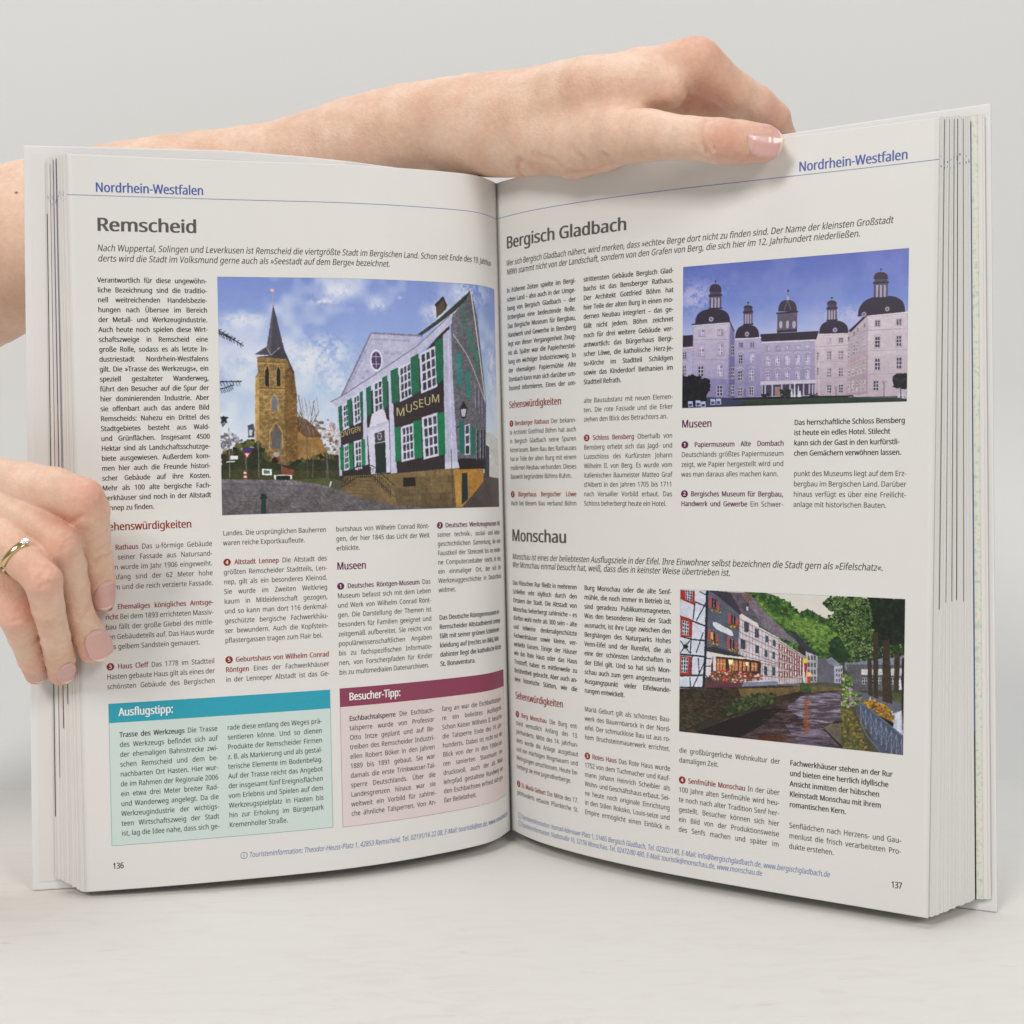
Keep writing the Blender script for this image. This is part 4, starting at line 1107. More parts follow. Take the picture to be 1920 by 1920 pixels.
CASTLE="""S|0:84,102,192 300:108,132,210 480:160,174,226 640:206,198,226 1000:200,190,220|205,195,228|0.12|4
C|180,180,226|58,222|114|108
C|180,180,226|751,424|120|63
P|172,166,204|1,578 51,569 56,934 0,930|0.04|
P|44,34,56|1,487 50,487 51,566 1,567|0.06|
P|150,145,185|1,567 51,566 51,582 1,585|0|
P|172,166,204|50,411 226,410 247,483 253,953 221,951 50,929|0.05|124,118,170
P|194,184,206|53,429 220,427 217,809 52,780|0.05|160,152,194
P|126,120,172|226,410 247,483 253,949 221,951|0.05|92,88,140
P|172,166,204|249,532 371,529 369,937 250,944|0.05|124,118,170
P|170,162,200|371,555 610,553 613,941 370,937|0.05|140,130,172
P|206,192,202|610,558 629,529 752,531 753,947 612,945|0.05|176,158,176
P|186,170,186|752,527 838,420 836,951 751,947|0.05|160,140,156
P|208,196,208|835,420 1000,413 1001,968 778,955 837,939|0.04|184,168,182
P|44,34,56|365,509 626,509 615,565 371,560|0.08|
P|44,34,56|752,520 795,462 827,410 838,416 763,529|0.06|
P|44,34,56|60,407 62,374 69,350 79,333 94,320 113,313 143,312 173,316 192,325 207,339 217,357 223,380 226,413|0.08|
P|44,34,56|250,527 252,497 256,476 263,459 272,448 285,441 305,440 325,443 338,451 348,463 355,480 359,501 361,532|0.08|
P|44,34,56|627,529 629,500 633,480 641,464 652,453 667,447 689,446 712,449 727,457 738,469 746,485 751,505 752,534|0.08|
P|44,34,56|792,428 794,387 802,358 814,334 831,317 854,306 890,302 925,305 948,314 965,328 978,349 985,376 988,416|0.08|
P|60,48,66|42,407 226,406 248,478 243,482 223,414 47,418|0|
E|176,166,190|136,383|11|17
E|110,100,130|136,383|6|10
E|176,166,190|304,502|10|17
E|110,100,130|304,502|6|10
E|176,166,190|695,508|10|16
E|110,100,130|695,508|5|10
E|176,166,190|914,389|9|16
E|110,100,130|914,389|5|10
E|176,166,190|817,415|10|16
E|110,100,130|817,415|6|10
P|84,74,98|128,313 127,221 184,223 184,316|0.15|
P|168,160,188|136,307 135,233 145,234 145,308|0|
P|168,160,188|152,309 151,234 160,235 161,310|0|
P|168,160,188|167,310 167,236 176,237 176,311|0|
P|40,32,50|123,313 189,315 189,307 123,304|0|
P|44,36,54|123,226 188,226 186,211 124,212|0|
P|74,62,86|128,212 182,213 181,193 130,192|0|
P|52,40,60|126,190 127,172 129,159 133,149 138,143 144,139 155,139 165,142 172,147 177,155 181,165 183,178 184,197|0.08|
L|60,50,70|3|155,139 155,119
E|30,24,36|155,119|3|6
P|84,74,98|289,440 288,354 329,354 330,441|0.15|
P|168,160,188|295,434 294,365 301,366 301,435|0|
P|168,160,188|306,435 305,366 312,367 313,436|0|
P|168,160,188|317,436 317,367 323,368 324,437|0|
P|40,32,50|286,440 333,440 333,432 286,431|0|
P|44,36,54|285,359 332,356 331,342 286,345|0|
P|74,62,86|289,345 328,343 327,324 290,325|0|
P|52,40,60|287,323 288,316 290,311 292,308 296,305 301,304 308,304 316,306 321,308 325,311 327,315 329,320 329,328|0.08|
L|60,50,70|3|308,304 308,285
E|30,24,36|308,285|4|6
P|84,74,98|661,446 660,364 702,365 703,446|0.15|
P|168,160,188|667,440 666,375 673,376 674,440|0|
P|168,160,188|678,441 678,376 684,377 685,441|0|
P|168,160,188|690,442 689,377 696,378 696,442|0|
P|40,32,50|658,446 706,446 706,438 658,437|0|
P|44,36,54|657,369 705,367 704,353 658,355|0|
P|74,62,86|661,356 701,355 700,336 662,337|0|
P|52,40,60|659,335 660,326 662,319 664,315 668,311 673,310 681,310 688,311 693,314 697,318 700,323 701,330 702,339|0.08|
L|60,50,70|3|681,310 680,291
E|30,24,36|680,291|4|6
P|84,74,98|858,316 857,215 916,218 916,319|0.15|
P|168,160,188|866,310 866,226 875,227 876,311|0|
P|168,160,188|883,312 882,228 891,229 892,313|0|
P|168,160,188|899,314 898,229 907,231 908,315|0|
P|40,32,50|854,316 921,319 921,311 854,307|0|
P|44,36,54|853,219 920,220 918,207 854,206|0|
P|74,62,86|859,206 914,208 912,189 860,188|0|
P|52,40,60|856,186 857,170 859,160 863,152 868,147 875,144 886,144 897,146 903,151 909,158 913,166 915,177 916,193|0.08|
L|60,50,70|3|886,144 886,125
E|30,24,36|886,125|3|6
P|92,82,102|441,507 442,373 530,379 530,506|0.12|
E|176,168,196|457,451|7|26
E|176,168,196|487,453|7|27
E|176,168,196|516,456|8|26
P|38,30,46|436,377 533,376 533,366 438,367|0|
P|50,40,58|443,507 530,506 530,490 443,490|0|
P|56,42,62|446,360 446,334 450,316 455,302 462,292 472,287 487,286 502,290 511,297 519,308 524,323 527,342 529,369|0.08|
L|170,160,190|3|472,354 487,286 503,356
P|170,165,190|482,286 484,255 490,256 494,287|0|
L|90,80,100|4|488,260 488,225
E|34,28,40|488,223|4|8
L|226,216,224|10|50,422 223,418
R|140,128,160|50,422 223,418|24|2|5
L|226,216,224|10|249,536 370,533
R|140,128,160|249,536 370,533|18|2|5
L|226,216,224|10|375,570 609,570
R|140,128,160|375,570 609,570|36|2|5
L|226,216,224|10|626,535 753,537
R|140,128,160|626,535 753,537|20|2|5
L|226,216,224|10|838,429 999,423
R|140,128,160|838,429 999,423|24|2|5
L|226,216,224|10|3,578 51,575
R|140,128,160|3,578 51,575|8|2|5
L|138,128,166|3|51,520 227,532
L|138,128,166|3|51,659 228,676
L|138,128,166|3|52,800 229,815
L|150,136,160|3|248,598 368,606
L|150,136,160|3|249,714 369,724
L|150,136,160|3|248,830 368,834
L|150,136,160|3|372,633 610,637
L|150,136,160|3|371,740 611,749
L|150,136,160|3|370,832 612,835
L|150,136,160|3|613,614 753,614
L|150,136,160|3|614,717 751,722
L|150,136,160|3|615,829 751,828
L|150,136,160|3|755,565 833,521
L|150,136,160|3|756,684 834,660
L|150,136,160|3|755,829 835,811
L|150,136,160|3|836,524 1000,525
L|150,136,160|3|835,659 1000,663
L|150,136,160|3|836,814 1000,816
P|150,140,168|77,452 107,453 108,502 77,500|0|
W|80,457 104,457 104,497 80,495|2|3|212,206,222|150,142,186|0.14
L|150,140,168|4|75,501 109,504
P|150,140,168|166,455 196,456 196,502 166,501|0|
W|169,460 193,460 193,498 169,495|2|3|212,206,222|150,142,186|0.14
L|150,140,168|4|165,502 198,504
P|150,140,168|76,557 108,558 108,641 77,639|0|
W|79,562 105,562 105,636 80,634|2|3|212,206,222|150,142,186|0.14
L|150,140,168|5|72,552 92,540 112,554
L|226,216,226|2|72,548 92,535 112,550
L|150,140,168|4|75,641 110,643
P|150,140,168|166,559 197,559 197,643 166,642|0|
W|169,563 194,564 194,638 169,636|2|3|212,206,222|150,142,186|0.14
L|150,140,168|5|161,554 181,541 201,555
L|226,216,226|2|161,549 181,537 201,551
L|150,140,168|4|164,643 199,645
P|150,140,168|74,704 105,704 105,788 74,787|0|
W|77,708 102,708 102,784 77,782|2|3|212,206,222|50,46,74|0.14
L|150,140,168|5|70,699 89,686 109,700
L|226,216,226|2|70,694 89,681 109,695
L|150,140,168|4|73,789 107,790
P|150,140,168|164,703 195,704 196,793 165,791|0|
W|167,708 192,708 193,788 168,786|2|3|212,206,222|150,142,186|0.14
L|150,140,168|5|160,698 180,685 200,699
L|226,216,226|2|160,694 180,681 200,695
L|150,140,168|4|163,793 198,794
P|150,140,168|164,848 196,848 197,928 164,927|0|
W|167,852 193,852 194,923 167,922|2|3|212,206,222|50,46,74|0.14
L|150,140,168|4|163,929 199,930
P|150,140,168|-2,600 21,600 21,658 -2,657|0|
W|1,605 18,605 18,653 2,652|2|3|212,206,222|50,46,74|0.14
L|150,140,168|4|-3,659 23,660
P|150,140,168|-3,695 19,695 19,774 -2,773|0|
W|1,700 16,699 16,769 1,768|2|3|212,206,222|50,46,74|0.14
L|150,140,168|5|-7,690 8,677 23,691
L|226,216,226|2|-7,686 8,673 23,686
L|150,140,168|4|-4,775 21,776
P|150,140,168|265,556 289,556 289,597 266,596|0|
W|268,561 286,561 286,592 269,591|2|3|212,206,222|50,46,74|0.14
L|150,140,168|4|264,598 291,599
P|150,140,168|317,558 341,558 341,599 318,598|0|
W|320,563 338,562 338,594 320,593|2|3|212,206,222|50,46,74|0.14
L|150,140,168|4|316,599 343,600
P|150,140,168|264,639 288,639 288,710 265,709|0|
W|267,644 285,644 285,706 268,704|2|3|212,206,222|50,46,74|0.14
L|150,140,168|5|260,635 276,622 292,635
L|226,216,226|2|260,630 276,617 292,631
L|150,140,168|4|263,711 290,712
P|150,140,168|316,637 342,637 342,710 317,709|0|
W|319,642 339,642 339,705 320,704|2|3|212,206,222|150,142,186|0.14
L|150,140,168|5|312,632 329,620 346,633
L|226,216,226|2|312,628 329,615 346,629
L|150,140,168|4|315,710 344,711
P|150,140,168|262,750 288,750 289,826 263,825|0|
W|265,755 285,754 286,821 265,820|2|3|212,206,222|50,46,74|0.14
L|150,140,168|5|258,745 275,732 292,746
L|226,216,226|2|258,741 275,728 292,741
L|150,140,168|4|261,827 290,828
P|150,140,168|314,749 341,749 342,828 315,827|0|
W|317,754 338,753 339,824 317,822|2|3|212,206,222|150,142,186|0.14
L|150,140,168|5|310,744 327,731 345,745
L|226,216,226|2|310,740 327,727 345,741
L|150,140,168|4|313,829 343,830
P|150,140,168|263,865 288,865 288,934 263,933|0|
W|266,870 285,869 285,929 266,928|2|3|212,206,222|50,46,74|0.14
L|150,140,168|4|262,935 290,935
P|150,140,168|315,864 339,863 340,932 315,931|0|
W|318,868 337,868 337,927 318,926|2|3|212,206,222|50,46,74|0.14
L|150,140,168|4|314,933 342,934
P|150,140,168|230,575 240,574 240,646 230,647|0|
W|233,579 237,578 237,642 233,641|2|3|212,206,222|50,46,74|0.14
L|150,140,168|4|228,648 242,648
P|150,140,168|231,726 241,725 241,806 231,806|0|
W|234,730 238,729 238,802 234,801|2|3|212,206,222|50,46,74|0.14
L|150,140,168|4|229,808 243,808
P|150,140,168|231,850 242,849 242,921 232,922|0|
W|234,854 239,853 239,917 235,917|2|3|212,206,222|50,46,74|0.14
L|150,140,168|4|230,923 244,923
P|150,140,168|238,575 248,574 248,647 238,647|0|
W|241,580 245,578 245,642 241,642|2|3|212,206,222|50,46,74|0.14
L|150,140,168|4|237,649 250,649
P|150,140,168|239,726 249,725 250,807 240,807|0|
W|242,731 246,729 247,802 242,802|2|3|212,206,222|50,46,74|0.14
L|150,140,168|4|238,809 251,809
P|150,140,168|240,850 250,849 250,922 240,922|0|
W|243,855 247,853 247,917 243,917|2|3|212,206,222|50,46,74|0.14
L|150,140,168|4|239,924 252,924
P|150,140,168|390,593 414,593 414,626 391,625|0|
W|393,597 411,597 411,622 394,620|2|3|212,206,222|150,142,186|0.14
L|150,140,168|4|389,627 416,628
P|150,140,168|390,659 415,660 416,733 390,732|0|
W|393,664 412,664 413,729 393,727|2|3|212,206,222|150,142,186|0.14
L|150,140,168|5|386,655 402,642 419,656
L|226,216,226|2|386,650 402,638 419,651
L|150,140,168|4|389,734 418,735
P|150,140,168|391,765 415,765 416,831 392,830|0|
W|394,769 413,769 413,826 395,825|2|3|212,206,222|150,142,186|0.14
L|150,140,168|5|387,760 403,747 419,760
L|226,216,226|2|387,756 403,743 419,756
L|150,140,168|4|390,832 418,833
P|150,140,168|434,595 457,595 457,628 434,627|0|
W|437,599 454,599 454,623 437,622|2|3|212,206,222|150,142,186|0.14
L|150,140,168|4|432,629 459,630
P|150,140,168|433,661 458,661 459,734 434,733|0|
W|436,666 455,665 456,730 436,728|2|3|212,206,222|150,142,186|0.14
L|150,140,168|5|429,656 446,644 462,657
L|226,216,226|2|429,652 446,639 462,653
L|150,140,168|4|432,735 461,736
P|150,140,168|434,766 459,766 459,832 435,831|0|
W|437,770 456,770 456,827 438,826|2|3|212,206,222|150,142,186|0.14
L|150,140,168|5|430,761 446,748 463,762
L|226,216,226|2|430,757 446,744 463,757
L|150,140,168|4|433,833 461,834
P|150,140,168|478,596 501,596 501,629 478,629|0|
W|481,601 498,601 498,625 481,624|2|3|212,206,222|150,142,186|0.14
L|150,140,168|4|476,630 503,631
P|150,140,168|477,662 502,663 503,736 478,735|0|
W|480,667 499,667 500,731 481,730|2|3|212,206,222|150,142,186|0.14
L|150,140,168|5|473,658 490,645 506,658
L|226,216,226|2|473,653 490,641 506,654
L|150,140,168|4|476,736 505,737
P|150,140,168|479,767 502,767 503,833 479,832|0|
W|481,771 500,771 500,828 482,827|2|3|212,206,222|150,142,186|0.14
L|150,140,168|5|475,762 490,749 506,763
L|226,216,226|2|475,758 490,745 506,758
L|150,140,168|4|477,834 505,835
P|150,140,168|523,598 545,598 545,631 523,630|0|
W|525,603 542,602 543,627 526,625|2|3|212,206,222|150,142,186|0.14
L|150,140,168|4|521,632 547,633
P|150,140,168|522,664 547,664 547,737 523,736|0|
W|525,669 544,668 545,732 525,731|2|3|212,206,222|150,142,186|0.14
L|150,140,168|5|518,659 534,647 551,660
L|226,216,226|2|518,655 534,642 551,656
L|150,140,168|4|521,738 549,739
P|150,140,168|523,768 547,768 548,834 524,833|0|
W|526,773 544,772 545,829 527,828|2|3|212,206,222|150,142,186|0.14
L|150,140,168|5|519,764 535,751 551,764
L|226,216,226|2|519,759 535,746 551,760
L|150,140,168|4|522,835 549,835
P|150,140,168|565,600 588,600 588,633 566,632|0|
W|568,604 585,604 585,628 568,627|2|3|212,206,222|150,142,186|0.14
L|150,140,168|4|564,633 590,634
P|150,140,168|565,665 589,665 590,738 565,737|0|
W|568,670 587,670 587,733 568,732|2|3|212,206,222|150,142,186|0.14
L|150,140,168|5|561,661 577,648 593,661
L|226,216,226|2|561,656 577,644 593,657
L|150,140,168|4|564,739 592,740
P|150,140,168|566,769 590,769 590,834 567,834|0|
W|569,774 587,773 588,830 570,829|2|3|212,206,222|150,142,186|0.14
L|150,140,168|5|562,765 578,752 594,765
L|226,216,226|2|562,760 578,747 594,761
L|150,140,168|4|565,836 592,836
P|176,160,166|618,649 629,648 629,710 618,710|0|
W|621,653 626,652 627,705 621,705|2|3|212,206,222|50,46,74|0.14
L|176,160,166|4|617,711 631,711
P|176,160,166|619,752 630,751 630,813 619,813|0|
W|621,756 627,755 627,808 622,808|2|3|212,206,222|50,46,74|0.14
L|176,160,166|4|617,815 632,815
P|176,160,166|659,559 682,559 682,597 659,596|0|
W|662,564 679,563 680,592 662,591|2|3|212,206,222|150,142,186|0.14
L|176,160,166|4|658,598 684,599
P|176,160,166|659,645 683,645 684,710 660,709|0|
W|662,649 681,649 681,705 662,704|2|3|212,206,222|120,105,125|0.14
L|176,160,166|5|655,640 671,628 687,641
L|226,216,226|2|655,636 671,623 687,637
L|176,160,166|4|658,711 686,712
P|176,160,166|660,759 684,759 685,827 661,827|0|
W|663,763 682,763 682,823 663,822|2|3|212,206,222|96,84,104|0.14
L|176,160,166|5|656,754 672,742 688,755
L|226,216,226|2|656,750 672,737 688,750
L|176,160,166|4|659,828 687,829
P|176,160,166|661,870 685,870 686,935 662,934|0|
W|664,875 683,874 683,930 664,929|2|3|212,206,222|50,46,74|0.14
L|176,160,166|4|660,936 688,937
P|176,160,166|710,561 732,561 733,598 710,597|0|
W|712,565 730,565 730,594 713,592|2|3|212,206,222|50,46,74|0.14
L|176,160,166|4|708,599 734,600
P|176,160,166|710,646 734,646 734,711 710,710|0|
W|713,650 731,650 732,706 713,705|2|3|212,206,222|120,105,125|0.14
L|176,160,166|5|706,641 722,629 738,642
L|226,216,226|2|706,637 722,625 737,638
L|176,160,166|4|709,712 736,713
P|176,160,166|711,759 735,759 735,827 711,826|0|
W|713,763 732,763 733,822 714,821|2|3|212,206,222|96,84,104|0.14
L|176,160,166|5|707,754 723,742 739,755
L|226,216,226|2|707,750 723,737 738,750
L|176,160,166|4|710,828 737,828
P|176,160,166|712,870 736,870 736,935 712,934|0|
W|714,875 733,874 733,930 715,929|2|3|212,206,222|50,46,74|0.14
L|176,160,166|4|711,936 738,936
P|176,160,166|750,760 764,760 765,829 751,829|0|
W|753,765 761,764 762,825 753,824|2|3|212,206,222|150,132,140|0.14
L|176,160,166|4|749,831 766,831
E|190,160,160|757,744|6|8
P|176,160,166|751,854 764,853 765,931 752,931|0|
W|754,858 762,857 762,927 755,926|2|3|212,206,222|160,142,150|0.14
L|176,160,166|4|750,933 767,933
P|176,160,166|766,751 780,751 781,823 767,823|0|
W|769,756 778,755 778,818 769,818|2|3|212,206,222|150,132,140|0.14
L|176,160,166|4|765,824 782,824
E|190,160,160|773,734|7|8
P|176,160,166|768,852 781,851 781,929 768,930|0|
W|770,857 778,855 779,925 771,925|2|3|212,206,222|160,142,150|0.14
L|176,160,166|4|767,931 783,931
P|176,160,166|782,742 796,741 797,816 783,816|0|
W|785,747 794,745 794,812 786,811|2|3|212,206,222|150,132,140|0.14
L|176,160,166|4|781,818 799,818
E|190,160,160|789,724|7|8
P|176,160,166|784,851 797,850 797,928 784,928|0|
W|787,855 794,854 795,923 787,923|2|3|212,206,222|160,142,150|0.14
L|176,160,166|4|783,929 799,929
P|176,160,166|798,733 812,732 813,809 799,809|0|
W|801,737 810,736 810,805 802,804|2|3|212,206,222|150,132,140|0.14
L|176,160,166|4|797,811 815,811
E|190,160,160|805,714|7|9
P|176,160,166|800,849 813,848 814,926 801,926|0|
W|803,853 810,852 811,921 803,921|2|3|212,206,222|160,142,150|0.14
L|176,160,166|4|799,928 815,928
P|176,160,166|814,724 828,723 829,803 815,803|0|
W|817,728 826,727 826,798 818,798|2|3|212,206,222|150,132,140|0.14
L|176,160,166|4|814,804 831,804
E|190,160,160|821,704|7|9
P|176,160,166|816,847 829,847 830,924 817,924|0|
W|819,852 826,851 827,920 819,919|2|3|212,206,222|160,142,150|0.14
L|176,160,166|4|815,926 831,926
P|176,160,166|749,633 762,632 763,710 750,710|0|
W|752,637 760,636 760,706 753,705|2|3|212,206,222|130,118,140|0.14
L|176,160,166|4|748,712 765,712
P|176,160,166|771,609 784,608 785,686 772,686|0|
W|774,613 781,612 782,682 774,681|2|3|212,206,222|130,118,140|0.14
L|176,160,166|4|770,688 786,688
P|176,160,166|784,585 797,584 798,662 785,662|0|
W|787,589 794,588 795,657 788,657|2|3|212,206,222|130,118,140|0.14
L|176,160,166|4|783,663 799,664
P|176,160,166|813,566 825,565 826,643 813,643|0|
W|815,570 823,569 823,638 816,638|2|3|212,206,222|130,118,140|0.14
L|176,160,166|4|812,644 828,645
P|176,160,166|749,556 761,555 762,591 750,591|0|
W|752,561 759,560 759,587 752,586|2|3|212,206,222|50,46,74|0.14
L|176,160,166|4|748,593 763,593
P|176,160,166|772,524 784,523 785,559 773,559|0|
W|775,529 782,527 782,555 775,554|2|3|212,206,222|50,46,74|0.14
L|176,160,166|4|771,561 786,561
P|176,160,166|787,500 799,499 799,535 787,535|0|
W|789,504 796,503 796,530 790,530|2|3|212,206,222|50,46,74|0.14
L|176,160,166|4|785,536 800,537
P|176,160,166|815,473 827,472 827,508 815,507|0|
W|818,477 824,476 824,503 818,503|2|3|212,206,222|50,46,74|0.14
L|176,160,166|4|814,509 829,510
P|176,160,166|861,458 887,458 888,504 861,502|0|
W|864,462 885,462 885,499 864,497|2|3|212,206,222|50,46,74|0.14
L|176,160,166|4|860,504 889,506
P|176,160,166|862,566 888,566 889,645 862,644|0|
W|865,570 886,570 886,641 865,639|2|3|212,206,222|50,46,74|0.14
L|176,160,166|5|858,561 875,549 892,562
L|226,216,226|2|858,557 875,545 892,558
L|176,160,166|4|861,646 891,647
P|176,160,166|863,709 890,709 890,793 864,792|0|
W|866,713 887,713 888,789 866,787|2|3|212,206,222|50,46,74|0.14
L|176,160,166|5|859,704 876,692 893,705
L|226,216,226|2|859,700 876,688 893,701
L|176,160,166|4|862,794 892,795
P|176,160,166|950,457 976,458 976,503 950,502|0|
W|952,462 973,462 974,499 953,497|2|3|212,206,222|50,46,74|0.14
L|176,160,166|4|949,503 978,505
P|176,160,166|951,565 977,565 978,644 951,642|0|
W|953,569 974,569 975,639 954,638|2|3|212,206,222|50,46,74|0.14
L|176,160,166|5|947,560 964,548 980,561
L|226,216,226|2|947,556 964,544 980,557
L|176,160,166|4|950,644 979,645
P|176,160,166|952,707 978,707 979,790 953,789|0|
W|955,711 976,711 976,786 955,785|2|3|212,206,222|50,46,74|0.14
L|176,160,166|5|948,702 965,690 982,703
L|226,216,226|2|948,698 965,686 982,699
L|176,160,166|4|951,791 980,792
P|176,160,166|858,853 885,853 885,929 859,928|0|
W|861,858 882,857 883,924 861,923|2|3|212,206,222|50,46,74|0.14
L|176,160,166|4|857,930 887,930
L|210,196,204|5|625,559 630,941
R|160,150,180|52,429 55,924|19|3|5
R|160,150,180|221,431 225,943|20|3|5
R|160,150,180|369,538 372,933|16|3|5
R|160,150,180|834,432 838,947|21|3|5
R|160,150,180|999,427 1002,806|16|3|5
P|62,54,80|371,854 612,857 613,941 372,937|0.12|
P|196,188,212|368,834 617,835 617,861 369,859|0.04|
P|180,172,200|373,854 380,854 380,935 373,934|0|
P|180,172,200|387,855 394,855 395,936 388,935|0|
P|180,172,200|419,857 426,857 427,937 420,937|0|
P|180,172,200|462,859 469,859 470,939 463,939|0|
P|180,172,200|499,861 506,862 507,941 500,941|0|
P|180,172,200|559,865 565,865 566,944 559,944|0|
P|180,172,200|584,866 591,866 591,946 585,945|0|
P|180,172,200|598,867 605,867 605,946 599,946|0|
P|180,172,200|609,867 616,868 616,947 610,946|0|
P|150,120,120|434,875 460,876 459,939 435,938|0|
P|52,56,84|-1,917 256,942 374,950 316,1022 -6,1007|0.1|
P|46,66,44|239,1010 315,952 778,960 959,974 1004,984 1004,1009 257,1019|0.22|30,40,34
P|26,22,34|244,942 374,940 602,946 778,949 778,958 546,959 244,954|0.2|
P|84,76,100|767,959 1003,965 1003,977 874,971|0|
P|16,17,24|-1,775 61,783 126,812 133,875 113,928 75,944 50,987 -1,992|0.3|
F|18,18,26 26,28,34 12,12,20|-1,769 61,779 129,808 137,875 118,928 136,938 50,987 -1,994|260|14|5
P|26,27,30|950,836 998,822 1000,905 953,901|0.3|
F|26,26,30 40,42,40 18,18,24|945,827 999,816 1001,914 948,907|120|12|6
L|50,44,60|5|974,904 975,966
F|30,30,34 44,50,44|460,894 503,892 503,948 463,946|60|9|7
F|30,28,36|374,920 409,921 409,948 374,946|20|7|8
F|30,28,36|591,927 624,928 624,950 591,948|20|7|9
P|206,208,228|518,949 521,841 524,841 528,949|0.1|
P|206,208,228|535,950 538,872 541,872 545,950|0.1|
P|206,208,228|505,948 509,888 512,888 516,949|0.1|
P|206,208,228|542,950 545,907 549,907 553,950|0.1|
P|176,184,226|28,952 52,953 53,994 30,995|0.15|
P|60,66,110|32,970 48,971 48,989 33,990|0|
P|176,184,226|65,948 89,950 90,990 67,992|0.15|
P|60,66,110|69,967 85,967 85,985 71,986|0|
P|176,184,226|90,957 113,958 115,999 92,1000|0.15|
P|60,66,110|94,975 110,976 110,994 95,995|0|
P|176,184,226|136,942 159,944 160,984 137,985|0.15|
P|60,66,110|140,960 155,961 156,979 141,980|0|
P|176,184,226|163,941 186,942 188,982 165,984|0.15|
P|60,66,110|167,959 183,960 183,978 168,979|0|
P|190,184,205|961,949 973,950 972,975 962,974|0.2|
P|190,184,205|980,950 991,951 990,975 980,975|0.2|
P|190,184,205|993,951 1004,951 1003,976 993,976|0.2|
L|46,36,54|4|905,867 906,964
E|150,140,170|899,866|3|9
E|150,140,170|912,867|3|9
L|46,36,54|4|298,880 299,934
E|150,140,170|291,880|4|9
E|150,140,170|306,881|3|9
L|46,36,54|4|703,890 704,954
E|150,140,170|697,889|3|9
E|150,140,170|710,890|3|8"""
RIVER_BOX=(93.1, 176.7, 109.7, 55.1)
